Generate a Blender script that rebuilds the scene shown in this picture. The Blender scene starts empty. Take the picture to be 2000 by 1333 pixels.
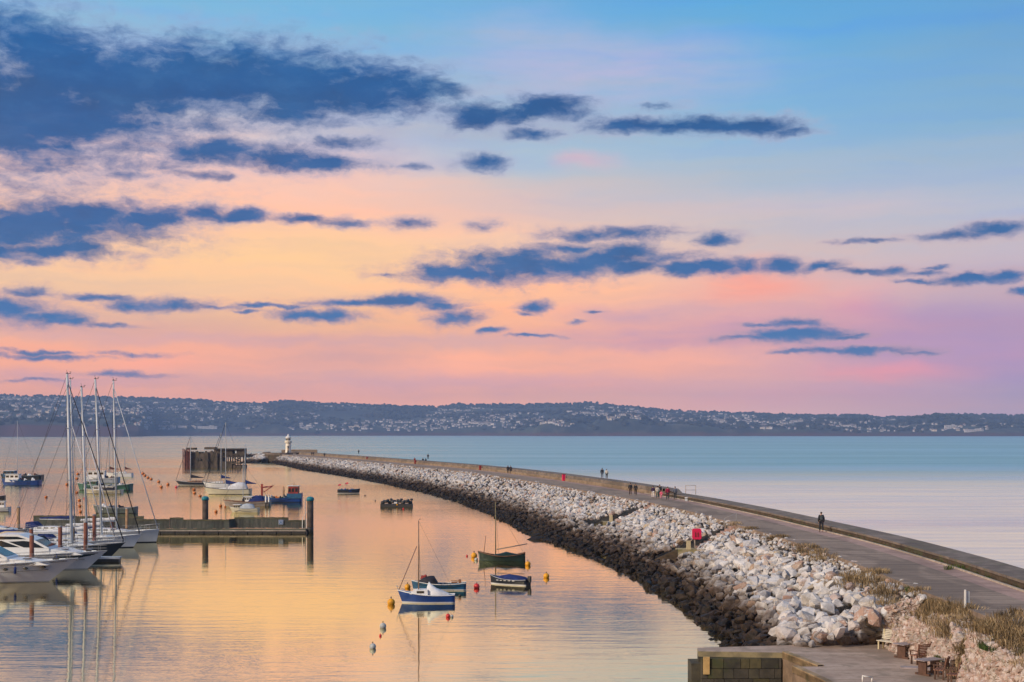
import bpy, bmesh, math, random
import numpy as np
from mathutils import Vector, Matrix, noise as mnoise
R = math.radians
PI = math.pi
scene = bpy.context.scene
col = scene.collection
rnd = random.Random(7)
nrs = np.random.RandomState(11)

# ------------------------------------------------------------------ camera
CH, FP, HY, CX = 13.0, 2900.0, 846.5, 1000.0      # eye height, focal length, eye-level row and centre column of a 2000 px wide frame
cd = bpy.data.cameras.new('camera'); cam = bpy.data.objects.new('camera', cd); col.objects.link(cam)
SIG = 9.0e-5      # haze density per metre
cam.location = (0, 0, CH); cam.rotation_euler = (R(90), 0, 0)
cd.sensor_width = 36; cd.lens = FP / 2000 * 36; cd.shift_y = (HY - 666.5) / 2000
cd.clip_start = 0.5; cd.clip_end = 30000
scene.camera = cam

def at(px, py, z=0.0):
    Y = FP * (CH - z) / (py - HY)
    return ((px - CX) / FP * Y, Y)
def zat(py, Y): return CH - (py - HY) * Y / FP
def xat(px, Y): return (px - CX) / FP * Y

def lin(c): return tuple(((v / 255) / 12.92 if v / 255 <= .04045 else ((v / 255 + .055) / 1.055) ** 2.4) for v in c)
def lin4(c): return lin(c) + (1.0,)

# ------------------------------------------------------------------ view, sun, sky
scene.view_settings.view_transform = 'Standard'; scene.view_settings.look = 'None'
scene.view_settings.exposure = 0.05; scene.view_settings.gamma = 1.0
scene.view_settings.use_curve_mapping = False
scene.render.engine = 'CYCLES'
scene.cycles.max_bounces = 6; scene.cycles.diffuse_bounces = 2; scene.cycles.glossy_bounces = 3
scene.cycles.volume_bounces = 0; scene.cycles.transparent_max_bounces = 6
scene.cycles.caustics_reflective = False; scene.cycles.caustics_refractive = False
scene.cycles.sample_clamp_indirect = 3.0
scene.cycles.use_denoising = True

SUN_AZ, SUN_EL = -127.0, 26.0                     # clockwise from the view direction (+Y); the glow left behind the camera
ld = bpy.data.lights.new('sun', 'SUN'); ld.energy = 3.0; ld.angle = R(10); ld.color = (1.0, .85, .70)
sun = bpy.data.objects.new('sun', ld); col.objects.link(sun)
sd = Vector((math.sin(R(SUN_AZ)) * math.cos(R(SUN_EL)), math.cos(R(SUN_AZ)) * math.cos(R(SUN_EL)), math.sin(R(SUN_EL))))
sun.rotation_euler = sd.to_track_quat('Z', 'Y').to_euler()

class NT:
    "small helper for node trees"
    def __init__(s, tree): s.t = tree; s.n = tree.nodes; s.l = tree.links
    def new(s, typ, **kw):
        nd = s.n.new(typ)
        for k, v in kw.items():
            if k == 'ins':
                for kk, vv in v.items():
                    if isinstance(vv, bpy.types.NodeSocket): s.l.new(vv, nd.inputs[kk])
                    else: nd.inputs[kk].default_value = vv
            else: setattr(nd, k, v)
        return nd
    def math(s, op, a, b=None, c=None, clamp=False):
        nd = s.n.new('ShaderNodeMath'); nd.operation = op; nd.use_clamp = clamp
        for i, v in enumerate((a, b, c)):
            if v is None: continue
            if isinstance(v, (int, float)): nd.inputs[i].default_value = v
            else: s.l.new(v, nd.inputs[i])
        return nd.outputs[0]
    def vmath(s, op, a, b=None, c=None):
        nd = s.n.new('ShaderNodeVectorMath'); nd.operation = op
        for i, v in enumerate((a, b, c)):
            if v is None: continue
            if isinstance(v, tuple): nd.inputs[i].default_value = v
            else: s.l.new(v, nd.inputs[i])
        return nd.outputs['Value'] if op in ('LENGTH', 'DOT_PRODUCT') else nd.outputs[0]
    def rng(s, v, a, b, c=0.0, d=1.0, smooth=True):
        nd = s.n.new('ShaderNodeMapRange'); nd.interpolation_type = 'SMOOTHSTEP' if smooth else 'LINEAR'
        nd.clamp = True if not smooth else nd.clamp
        s.l.new(v, nd.inputs[0])
        for i, x in enumerate((a, b, c, d)): nd.inputs[i + 1].default_value = x
        return nd.outputs[0]
    def mix(s, f, a, b, mode='MIX'):
        nd = s.n.new('ShaderNodeMix'); nd.data_type = 'RGBA'; nd.blend_type = mode
        for i, v in ((0, f), (6, a), (7, b)):
            if isinstance(v, bpy.types.NodeSocket): s.l.new(v, nd.inputs[i])
            elif i == 0: nd.inputs[0].default_value = v
            else: nd.inputs[i].default_value = v if len(v) == 4 else tuple(v) + (1,)
        return nd.outputs[2]
    def ramp(s, f, stops):
        nd = s.n.new('ShaderNodeValToRGB'); cr = nd.color_ramp
        while len(cr.elements) < len(stops): cr.elements.new(.5)
        for e, (p, c) in zip(cr.elements, sorted(stops)): e.position = p; e.color = tuple(c[:3]) + (1,)
        if isinstance(f, bpy.types.NodeSocket): s.l.new(f, nd.inputs[0])
        return nd.outputs[0]
    def noise(s, vec, scale, detail=3, rough=.5, out=0, dim='3D'):
        nd = s.n.new('ShaderNodeTexNoise'); nd.noise_dimensions = dim
        nd.inputs['Scale'].default_value = scale; nd.inputs['Detail'].default_value = detail
        nd.inputs['Roughness'].default_value = rough
        if vec is not None: s.l.new(vec, nd.inputs['Vector'])
        return nd.outputs[out]

def build_sky():
    w = bpy.data.worlds.new('World'); scene.world = w; w.use_nodes = True
    t = NT(w.node_tree); t.n.clear()
    tc = t.new('ShaderNodeTexCoord'); d = tc.outputs['Generated']
    sp = t.new('ShaderNodeSeparateXYZ', ins={0: d})
    x, y, z = sp.outputs
    az = t.math('ARCTAN2', x, y)                                  # 0 straight ahead, positive to the right
    hor = t.math('SQRT', t.math('ADD', t.math('MULTIPLY', x, x), t.math('MULTIPLY', y, y)))
    v = t.math('DIVIDE', z, t.math('MAXIMUM', hor, .02))          # tangent of the elevation
    v = t.math('MAXIMUM', v, 0.0)
    # everything below is in degrees-like units: u = azimuth, v = tan(elevation), both in radians
    def UV(px, py):
        a = math.atan((px - CX) / FP); return a, (HY - py) / FP * math.cos(a)
    p0 = t.new('ShaderNodeCombineXYZ', ins={0: az, 1: v}).outputs[0]
    # slow wavering of the gradient so that the bands are not straight
    n1 = t.noise(t.vmath('MULTIPLY', p0, (5.0, 26.0, 1.0)), 1.0, 3, .55)
    vw = t.math('ADD', v, t.math('MULTIPLY', t.math('SUBTRACT', n1, .5), .035))
    vf = t.math('DIVIDE', vw, 1.2)
    cols_ = {
     -110: [(0, (255,190,120)), (.1, (255,205,140)), (.25, (250,215,170)), (.5, (220,205,195)), (1.2, (120,145,175))],
     -17: [(.01, (230,164,154)), (.05, (236,168,150)), (.075, (226,178,160)), (.095, (238,194,160)), (.12, (247,200,162)), (.15, (248,196,168)), (.165, (244,198,182)), (.19, (236,200,194)),
           (.225, (196,196,206)), (.26, (140,184,216)), (.29, (118,180,220)), (.5, (110,150,190)), (1.2, (96,124,160))],
     -7:  [(.01, (226,164,158)), (.05, (230,168,154)), (.075, (230,180,150)), (.095, (244,194,158)), (.12, (249,200,160)), (.15, (248,194,170)), (.17, (240,196,182)), (.2, (200,194,204)),
           (.24, (148,186,214)), (.28, (120,180,220)), (.5, (110,150,190)), (1.2, (96,124,160))],
     0:   [(.01, (212,162,162)), (.045, (226,168,156)), (.07, (240,174,150)), (.095, (255,190,150)), (.12, (252,202,164)), (.15, (226,190,182)), (.18, (178,192,206)),
           (.22, (150,184,212)), (.28, (114,172,218)), (.5, (108,148,190)), (1.2, (96,124,160))],
     9:   [(.01, (200,162,172)), (.045, (214,164,168)), (.07, (220,168,166)), (.095, (232,182,172)), (.12, (206,186,186)), (.155, (178,186,202)),
           (.2, (140,180,212)), (.25, (110,172,218)), (.29, (94,166,218)), (.5, (105,145,190)), (1.2, (96,124,160))],
     18:  [(.01, (172,154,178)), (.045, (166,146,182)), (.07, (176,150,180)), (.09, (190,166,182)), (.12, (192,180,194)), (.15, (176,184,204)),
           (.2, (130,172,206)), (.27, (102,160,210)), (.5, (105,145,192)), (1.2, (96,124,160))],
     110: [(.01, (150,140,180)), (.1, (150,150,195)), (.2, (120,155,205)), (.5, (105,140,185)), (1.2, (96,124,160))],
    }
    def comp(c, vv):      # the haze box dims and blues what lies low; the sky colours allow for that
        c = lin(c); T = math.exp(-SIG * min(9600, 249 / max(vv, .001)))
        return tuple(max(0, (a - h * (1 - T)) / T) for a, h in zip(c, (.135, .185, .345)))
    ks = sorted(cols_)
    cur = t.ramp(vf, [(p / 1.2, comp(c, p)) for p, c in cols_[ks[0]]])
    azd = t.math('MULTIPLY', az, 180 / PI)
    n2 = t.noise(t.vmath('MULTIPLY', p0, (3.0, 9.0, 1.0)), 1.0, 2, .5)
    azd = t.math('ADD', azd, t.math('MULTIPLY', t.math('SUBTRACT', n2, .5), 9.0))
    for a, b in zip(ks, ks[1:]):
        r = t.ramp(vf, [(p / 1.2, comp(c, p)) for p, c in cols_[b]])
        cur = t.mix(t.rng(azd, a, b, smooth=False), cur, r)
    # thin lit veils: colour, centre, radii (pixels of the frame), strength
    wisp = t.noise(t.vmath('MULTIPLY', p0, (14.0, 75.0, 1.0)), 1.0, 5, .6)
    wispd = t.noise(t.vmath('MULTIPLY', p0, (20.0, 30.0, 1.0)), 1.0, 4, .6, out=1)
    pw = t.vmath('ADD', p0, t.vmath('MULTIPLY', t.vmath('SUBTRACT', wispd, (.5, .5, .5)), (.05, .02, 0)))
    for c, px, py, rx, ry, st in [
        ((255,160,140), 1450, 552, 120, 42, .8), ((236,158,166), 1670, 600, 90, 40, .6), ((230,150,150), 1490, 570, 200, 50, .35),
        ((190,182,212), 1180, 140, 330, 80, .75), ((186,186,216), 1000, 75, 160, 60, .4), ((255,178,154), 900, 720, 120, 40, .7),
        ((255,176,150), 1250, 712, 330, 38, .5), ((255,168,150), 290, 712, 90, 20, .6), ((200,158,166), 690, 690, 150, 34, .6),
        ((255,206,150), 560, 500, 330, 60, .6), ((198,158,166), 190, 640, 260, 26, .5), ((168,142,184), 1820, 640, 330, 60, .6),
        ((232,176,184), 1150, 320, 70, 20, .5), ((225,190,190), 1600, 400, 300, 30, .35), ((190,158,170), 560, 740, 420, 22, .5),
        ((206,150,172), 1500, 640, 280, 34, .5), ((252,198,180), 420, 330, 420, 45, .5), ((158,168,200), 900, 255, 380, 40, .55),
        ((255,188,150), 1120, 560, 300, 26, .6), ((196,156,172), 1000, 752, 420, 22, .8), ((186,150,178), 1350, 660, 420, 26, .8), ((176,146,184), 1900, 700, 300, 44, .8), ((206,160,166), 620, 664, 300, 16, .8),
        ((198,156,170), 130, 740, 260, 16, .8), ((204,164,172), 300, 662, 360, 14, .7), ((236,150,160), 1720, 730, 160, 22, .6), ((178,150,184), 1250, 610, 160, 20, .6), ((214,170,170), 900, 668, 220, 18, .7), ((184,150,176), 1620, 770, 300, 22, .6)]:
        a, e = UV(px, py); sx, sy = FP / rx, FP / ry
        dd = t.vmath('LENGTH', t.vmath('MULTIPLY_ADD', pw, (sx, sy, 0), (-a * sx, -e * sy, 0)))
        f = t.math('MULTIPLY', t.rng(dd, 1.5, 0.0), t.rng(wisp, .25, .65, st * .45, st))
        cur = t.mix(f, cur, comp(c, e))
    # long faint streaks right across
    st1 = t.noise(t.vmath('MULTIPLY', pw, (3.2, 46.0, 1.0)), 1.0, 5, .6)
    hue = t.ramp(st1, [(.32, (.90, .94, 1.05)), (.5, (1, 1, 1)), (.68, (1.09, 1.0, .93))])
    cur = t.mix(1.0, cur, hue, 'MULTIPLY')
    # clouds: ellipses in the sky (pixels of the frame), k raises the centre so a cloud stays thin
    C = [(-60,200,330,110,0),(250,180,240,62,0),(60,225,250,72,0),(420,160,230,55,0),(-20,268,170,36,0),(640,178,190,42,0),(120,445,170,24,0),(140,150,150,70,0),(60,90,110,55,.15),(20,45,90,30,.45),(130,235,170,50,0),(-60,270,220,32,.15),(300,160,210,62,0),(450,150,190,62,0),
         (600,165,180,55,0),(700,172,150,44,0),(790,185,80,26,.3),(860,180,60,16,.55),(640,205,200,26,.45),(560,222,170,22,.6),(330,110,120,30,.5),
         (430,296,90,20,.2),(540,306,100,20,.15),(620,318,90,16,.25),(680,282,70,14,.65),(250,342,60,8,.7),(80,330,60,9,.75),(395,345,60,8,.75),
         (960,222,90,22,.3),(1060,212,80,20,.25),(1030,262,60,10,.75),(940,318,48,14,.55),(1280,208,45,8,.7),
         (1230,246,80,13,.3),(1360,246,110,14,.2),(1470,246,80,14,.2),(1540,256,40,10,.65),(810,325,25,8,.8),
         (40,440,210,38,0),(180,425,150,26,0),(290,425,90,18,.15),(90,488,130,14,.3),(-20,490,70,16,.2),(400,420,50,14,.3),(460,420,45,11,.4),(170,484,55,9,.4),
         (600,428,55,8,.5),(690,436,70,6,.7),(800,437,36,9,.5),(940,440,30,9,.75),(60,515,30,8,.8),
         (50,570,44,8,.6),(0,604,90,20,.1),(70,618,70,13,.3),(120,628,40,7,.6),(200,580,60,6,.45),(270,596,60,11,.25),(340,596,70,9,.3),(420,603,50,4,.7),(215,636,50,4,.6),(500,598,45,4,.6),
         (620,618,66,9,.2),(700,594,90,8,.3),(790,590,75,11,.1),(860,596,45,6,.4),(890,620,42,12,.35),(540,600,60,4,.65),(480,610,26,3,.7),(958,646,22,5,.35),(1046,600,26,7,.35),(1040,658,40,3,.6),(1160,607,20,3,.7),(1128,630,16,3,.7),(1026,612,14,3,.7),
         (900,535,100,14,.1),(1010,522,120,26,0),(1100,520,110,20,.05),(1160,508,100,18,.15),(1110,488,50,10,.35),(1220,490,60,12,.25),(1230,520,60,14,.3),(1200,456,110,12,.6),(1130,462,40,9,.6),(1300,505,80,10,.75),
         (1330,526,52,12,.15),(1400,524,60,13,.1),(1460,519,34,12,.2),(1404,468,34,12,.3),(1530,520,40,11,.25),(1600,522,46,9,.4),(1640,528,30,5,.6),(1700,530,60,6,.5),(1735,530,32,7,.35),(1700,470,60,4,.75),(1800,532,40,5,.6),
         (1830,522,30,4,.5),(1880,546,55,8,.3),(1800,548,40,4,.6),(1970,540,40,10,.25),(1860,460,60,9,.6),(1955,446,50,12,.3),(1998,574,30,7,.4),(760,540,30,5,.7),
         (1480,636,34,4,.5),(1565,632,50,9,.35),(1570,654,85,11,.15),(1640,660,50,5,.5),(1680,655,22,4,.75),(1560,688,44,4,.5),(1665,686,100,6,.15),(1790,688,40,3,.75),(1460,662,60,5,.8),
         (100,697,110,4,.75),(80,688,60,3,.75),(250,692,60,4,.75),(240,733,70,4,.7),(70,744,60,3,.8)]
    e1 = t.noise(t.vmath('MULTIPLY', p0, (34.0, 60.0, 1.0)), 1.0, 7, .62, out=1)
    off = t.vmath('MULTIPLY', t.vmath('SUBTRACT', e1, (.5, .5, .5)), (.022, .012, 0))
    pc = t.vmath('ADD', t.vmath('ADD', p0, off), (0, 0, 1.0))
    acc = None
    for px, py, rx, ry, k in C:
        a, e = UV(px, py); sx, sy = FP / (rx * 1.08), FP / (ry * 1.18)
        dd = t.vmath('LENGTH', t.vmath('MULTIPLY_ADD', pc, (sx, sy, 0), (-a * sx, -e * sy, k)))
        acc = dd if acc is None else t.math('SMOOTH_MIN', acc, dd, .12)
    fine = t.noise(t.vmath('MULTIPLY', pc, (44.0, 88.0, 1.0)), 1.0, 8, .66)
    dens = t.math('ADD', acc, t.math('MULTIPLY', t.math('SUBTRACT', fine, .5), 2.1))
    fine2 = t.noise(t.vmath('MULTIPLY', pc, (16.0, 44.0, 1.0)), 1.0, 4, .6)
    dens = t.math('ADD', dens, t.math('MULTIPLY', t.math('SUBTRACT', fine2, .5), 1.1))
    alpha = t.rng(dens, 1.58, .36)
    body = t.ramp(t.math('DIVIDE', v, .3), [(p, comp(c, p * .3)) for p, c in [(.03, (116,120,162)), (.2, (66,116,170)), (.3, (50,108,168)), (.4, (40,100,158)), (.5, (26,94,154)), (.64, (22,90,150)), (.74, (22,84,144)), (.86, (24,92,156)), (1, (60,116,180))]])
    lump = t.noise(t.vmath('MULTIPLY', p0, (16.0, 30.0, 1.0)), 1.0, 4, .55)
    body = t.mix(t.rng(lump, .4, .75, 0, .4), body, lin4((30,82,132)))
    lump2 = t.noise(t.vmath('MULTIPLY', pc, (30.0, 70.0, 1.0)), 1.0, 6, .62)
    body = t.mix(t.rng(lump2, .45, .72, 0, .32), body, lin4((50,112,170)))
    body = t.mix(t.rng(lump2, .48, .28, 0, .35), body, lin4((14,66,120)))
    veil = t.math('MULTIPLY', t.rng(t.math('ADD', acc, t.math('MULTIPLY', t.math('SUBTRACT', fine, .5), 2.6)), 2.1, .9), t.rng(wisp, .3, .6, .15, .62))
    vcol = t.ramp(t.math('DIVIDE', v, .3), [(0, lin((196,150,170))), (.35, lin((206,168,172))), (.6, lin((182,178,200))), (1, lin((150,176,214)))])
    cur = t.mix(veil, cur, vcol)
    cc = t.mix(t.rng(dens, .92, 1.5, 0, .75), body, lin4((124,152,198)))
    cur = t.mix(t.math('MULTIPLY', alpha, .95), cur, cc)
    b1 = t.new('ShaderNodeBackground', ins={0: cur, 1: 1.0})
    sky = t.new('ShaderNodeTexSky'); sky.sky_type = 'NISHITA'; sky.sun_disc = False
    sky.sun_elevation = R(2.0); sky.sun_rotation = R(SUN_AZ); sky.altitude = 20
    b2 = t.new('ShaderNodeBackground', ins={0: sky.outputs[0], 1: .003})
    add = t.new('ShaderNodeAddShader', ins={0: b1.outputs[0], 1: b2.outputs[0]})
    o = t.new('ShaderNodeOutputWorld', ins={0: add.outputs[0]})
    w.cycles.sampling_method = 'MANUAL'; w.cycles.sample_map_resolution = 256
build_sky()

# ------------------------------------------------------------------ helpers
def tag(o, label=None, cat=None, group=None, kind=None):
    if label: o['label'] = label
    if cat: o['category'] = cat
    if group: o['group'] = group
    if kind: o['kind'] = kind
    return o
def empty(name, loc=(0, 0, 0), rz=0.0, label=None, cat=None, group=None):
    o = bpy.data.objects.new(name, None); col.objects.link(o); o.location = loc; o.rotation_euler = (0, 0, rz)
    o.empty_display_size = .2
    return tag(o, label, cat, group)

class MB:
    "collects shapes and links them as one mesh object"
    def __init__(s): s.v = []; s.f = []; s.m = []; s.sm = []
    def add(s, vs, fs, m=0, smooth=False):
        b = len(s.v); s.v += [tuple(p) for p in vs]
        for f in fs: s.f.append(tuple(b + i for i in f)); s.m.append(m); s.sm.append(smooth)
    def box(s, c, d, m=0, rz=0.0, ry=0.0, taper=1.0):
        x, y, z = (k / 2 for k in d)
        M = Matrix.Rotation(rz, 3, 'Z') @ Matrix.Rotation(ry, 3, 'Y')
        vs = []
        for sz in (-1, 1):
            k = taper if sz > 0 else 1
            for sx, sy in ((-1, -1), (1, -1), (1, 1), (-1, 1)):
                vs.append(Vector(c) + M @ Vector((sx * x * k, sy * y * k, sz * z)))
        s.add(vs, [(0, 3, 2, 1), (4, 5, 6, 7), (0, 1, 5, 4), (1, 2, 6, 5), (2, 3, 7, 6), (3, 0, 4, 7)], m)
    def tube(s, a, b, r, r2=None, n=8, m=0, cap=True, smooth=True):
        a, b = Vector(a), Vector(b); r2 = r if r2 is None else r2
        d = (b - a).normalized(); u = d.orthogonal().normalized(); w = d.cross(u)
        vs = []
        for p, rr in ((a, r), (b, r2)):
            for i in range(n):
                t = 2 * PI * i / n; vs.append(p + (u * math.cos(t) + w * math.sin(t)) * rr)
        s.add(vs, [(i, (i + 1) % n, n + (i + 1) % n, n + i) for i in range(n)], m, smooth)
        if cap:
            s.add(vs[:n], [tuple(reversed(range(n)))], m); s.add(vs[n:], [tuple(range(n))], m)
    def path(s, pts, r, n=6, m=0):
        for a, b in zip(pts, pts[1:]): s.tube(a, b, r, n=n, m=m)
    def lathe(s, prof, c=(0, 0, 0), n=16, m=0, smooth=True):
        vs = []; fs = []
        for r, z in prof:
            for i in range(n):
                t = 2 * PI * i / n; vs.append((c[0] + r * math.cos(t), c[1] + r * math.sin(t), c[2] + z))
        for k in range(len(prof) - 1):
            for i in range(n):
                j = (i + 1) % n; fs.append((k * n + i, k * n + j, (k + 1) * n + j, (k + 1) * n + i))
        s.add(vs, fs, m, smooth)
        s.add(vs[:n], [tuple(reversed(range(n)))], m); s.add(vs[-n:], [tuple(range(n))], m)
    def ball(s, c, r, m=0, n=12, k=8):
        r = r if isinstance(r, tuple) else (r, r, r)
        vs = []; fs = []
        for a in range(k + 1):
            th = PI * a / k
            for i in range(n):
                t = 2 * PI * i / n
                vs.append((c[0] + r[0] * math.sin(th) * math.cos(t), c[1] + r[1] * math.sin(th) * math.sin(t), c[2] - r[2] * math.cos(th)))
        for a in range(k):
            for i in range(n):
                j = (i + 1) % n; fs.append((a * n + i, a * n + j, (a + 1) * n + j, (a + 1) * n + i))
        s.add(vs, fs, m, True)
    def prism(s, pts, z0, z1, m=0, mtop=None):
        n = len(pts)
        s.add([(x, y, z0) for x, y in pts] + [(x, y, z1) for x, y in pts], [(i, (i + 1) % n, n + (i + 1) % n, n + i) for i in range(n)] , m)
        s.add([(x, y, z1) for x, y in pts], [tuple(range(n))], m if mtop is None else mtop)
        s.add([(x, y, z0) for x, y in pts], [tuple(reversed(range(n)))], m)
    def sweep(s, poly, y0, y1, m=0):
        "poly in x-z, extruded along y"
        n = len(poly)
        s.add([(x, y0, z) for x, z in poly] + [(x, y1, z) for x, z in poly],
              [(i, (i + 1) % n, n + (i + 1) % n, n + i) for i in range(n)] + [tuple(reversed(range(n))), tuple(range(n, 2 * n))], m)
    def grid(s, rows, m=0, smooth=True):
        nr, nc = len(rows), len(rows[0]); vs = [p for r in rows for p in r]
        fs = [(a * nc + i, a * nc + i + 1, (a + 1) * nc + i + 1, (a + 1) * nc + i) for a in range(nr - 1) for i in range(nc - 1)]
        ms = m if callable(m) else None
        if ms is None: s.add(vs, fs, m, smooth)
        else:
            b = len(s.v); s.v += [tuple(p) for p in vs]
            for q, f in enumerate(fs):
                s.f.append(tuple(b + i for i in f)); s.m.append(ms(q // (nc - 1), q % (nc - 1))); s.sm.append(smooth)
    def build(s, name, mats, parent=None, fix=True, loc=None):
        me = bpy.data.meshes.new(name); me.from_pydata(s.v, [], s.f)
        mats = mats if isinstance(mats, (list, tuple)) else [mats]
        for m in mats: me.materials.append(m)
        me.polygons.foreach_set('material_index', s.m); me.polygons.foreach_set('use_smooth', s.sm)
        if fix:
            bm = bmesh.new(); bm.from_mesh(me); bmesh.ops.remove_doubles(bm, verts=bm.verts, dist=1e-4)
            bmesh.ops.recalc_face_normals(bm, faces=bm.faces); bm.to_mesh(me); bm.free()
        me.update()
        o = bpy.data.objects.new(name, me); col.objects.link(o)
        if parent: o.parent = parent
        if loc: o.location = loc
        return o

# ------------------------------------------------------------------ materials
_mc = {}
def paint(name, rgb, rough=.45, var=.12, scale=3.0, metal=0.0, bump=0.0, dirt=None):
    "painted, weathered surface; rgb are base colours 0-1"
    if name in _mc: return _mc[name]
    m = bpy.data.materials.new(name); m.use_nodes = True; t = NT(m.node_tree); b = t.n['Principled BSDF']
    g = t.new('ShaderNodeTexCoord').outputs['Object']
    n = t.noise(g, scale, 5, .6)
    c = t.mix(t.rng(n, .3, .75), tuple(v * (1 + var) for v in rgb), tuple(v * (1 - var * 1.6) for v in rgb))
    if dirt:
        n2 = t.noise(t.vmath('MULTIPLY', g, (1, 1, .25)), scale * 1.7, 5, .65)
        c = t.mix(t.rng(n2, .52, .72, 0, .8), c, dirt)
    t.l.new(c, b.inputs['Base Color']); b.inputs['Metallic'].default_value = metal
    t.l.new(t.rng(n, .2, .8, rough * .8, min(1, rough * 1.25)), b.inputs['Roughness'])
    if bump:
        bp = t.new('ShaderNodeBump', ins={'Height': t.noise(g, scale * 5, 4, .6), 'Strength': bump, 'Distance': .02})
        t.l.new(bp.outputs[0], b.inputs['Normal'])
    _mc[name] = m; return m

def stone_mat(name, src, dark=True, cols=None):
    m = bpy.data.materials.new(name); m.use_nodes = True; t = NT(m.node_tree); b = t.n['Principled BSDF']
    if src == 'object': r = t.new('ShaderNodeObjectInfo').outputs['Random']
    else:
        a = t.new('ShaderNodeAttribute'); a.attribute_name = 'tint'; r = a.outputs['Fac']
    pos = t.new('ShaderNodeNewGeometry').outputs['Position']
    cols = cols or [(0, (.38,.38,.41)), (.14, (.66,.65,.66)), (.3, (.46,.46,.49)), (.44, (.70,.68,.67)), (.56, (.50,.46,.42)), (.66, (.34,.34,.38)), (.78, (.72,.71,.71)), (.9, (.40,.25,.20)), (1, (.48,.40,.29))]
    base = t.ramp(r, cols)
    n = t.noise(pos, 1.6, 6, .65)
    base = t.mix(t.rng(n, .42, .66, 0, .5), base, (.25,.23,.21,1))
    n3 = t.noise(pos, 5.0, 5, .7)
    base = t.mix(t.rng(n3, .5, .68, 0, .55), base, (.74,.72,.72,1))
    if dark:
        z = t.new('ShaderNodeSeparateXYZ', ins={0: pos}).outputs[2]
        nz = t.noise(t.vmath('MULTIPLY', pos, (.45, .45, .6)), 1.0, 6, .7)
        zz = t.math('ADD', z, t.math('MULTIPLY', t.math('ADD', t.math('SUBTRACT', nz, .5), .24), 3.0))
        weed = t.ramp(t.noise(pos, 2.2, 5, .7), [(.3, (.006,.005,.004)), (.5, (.014,.010,.007)), (.66, (.045,.026,.017)), (.8, (.030,.034,.012))])
        tide = t.mix(t.rng(zz, 1.3, 2.6), weed, (.085,.055,.038,1))
        b.inputs['Specular IOR Level'].default_value = .2
        k = t.math('MAXIMUM', t.rng(zz, 1.9, 3.5), 0.0)
        base = t.mix(k, tide, base)
        rg = t.rng(zz, 1.5, 2.6, .55, .9)
        t.l.new(rg, b.inputs['Roughness'])
    else: b.inputs['Roughness'].default_value = .9
    t.l.new(base, b.inputs['Base Color'])
    bp = t.new('ShaderNodeBump', ins={'Height': t.noise(pos, 4.0, 6, .65), 'Strength': .7, 'Distance': .12})
    t.l.new(bp.outputs[0], b.inputs['Normal'])
    return m

def concrete(name, rgb, rgb2, streak=(.6, .6, .6), scale=.5, rough=.9, joints=None, green=None, bump=.5):
    m = bpy.data.materials.new(name); m.use_nodes = True; t = NT(m.node_tree); b = t.n['Principled BSDF']
    pos = t.new('ShaderNodeNewGeometry').outputs['Position']
    n = t.noise(t.vmath('MULTIPLY', pos, streak), scale, 7, .66)
    c = t.mix(t.rng(n, .34, .66), rgb, rgb2)
    n2 = t.noise(pos, 3.2, 6, .7)
    c = t.mix(t.rng(n2, .5, .78, 0, .6), c, tuple(v * .5 for v in rgb))
    n4 = t.noise(t.vmath('MULTIPLY', pos, (.35, .12, .35)), 1.0, 3, .6)
    c = t.mix(t.rng(n4, .50, .62, 0, .5), c, tuple(v * .58 for v in rgb))
    if green:
        n5 = t.noise(pos, .9, 5, .65); c = t.mix(t.rng(n5, .5, .68, 0, .8), c, green)
    h = t.noise(pos, 6.0, 6, .7)
    if joints:
        sx = t.new('ShaderNodeSeparateXYZ', ins={0: pos}).outputs[1]
        fr = t.math('FRACT', t.math('DIVIDE', t.math('ADD', sx, t.math('MULTIPLY', n4, .15)), joints))
        j = t.rng(fr, 0, .045, 1, 0, smooth=False)
        c = t.mix(t.math('MULTIPLY', j, .75), c, (.05,.04,.035,1))
    t.l.new(c, b.inputs['Base Color']); b.inputs['Roughness'].default_value = rough
    bp = t.new('ShaderNodeBump', ins={'Height': h, 'Strength': bump, 'Distance': .03})
    t.l.new(bp.outputs[0], b.inputs['Normal'])
    return m

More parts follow.
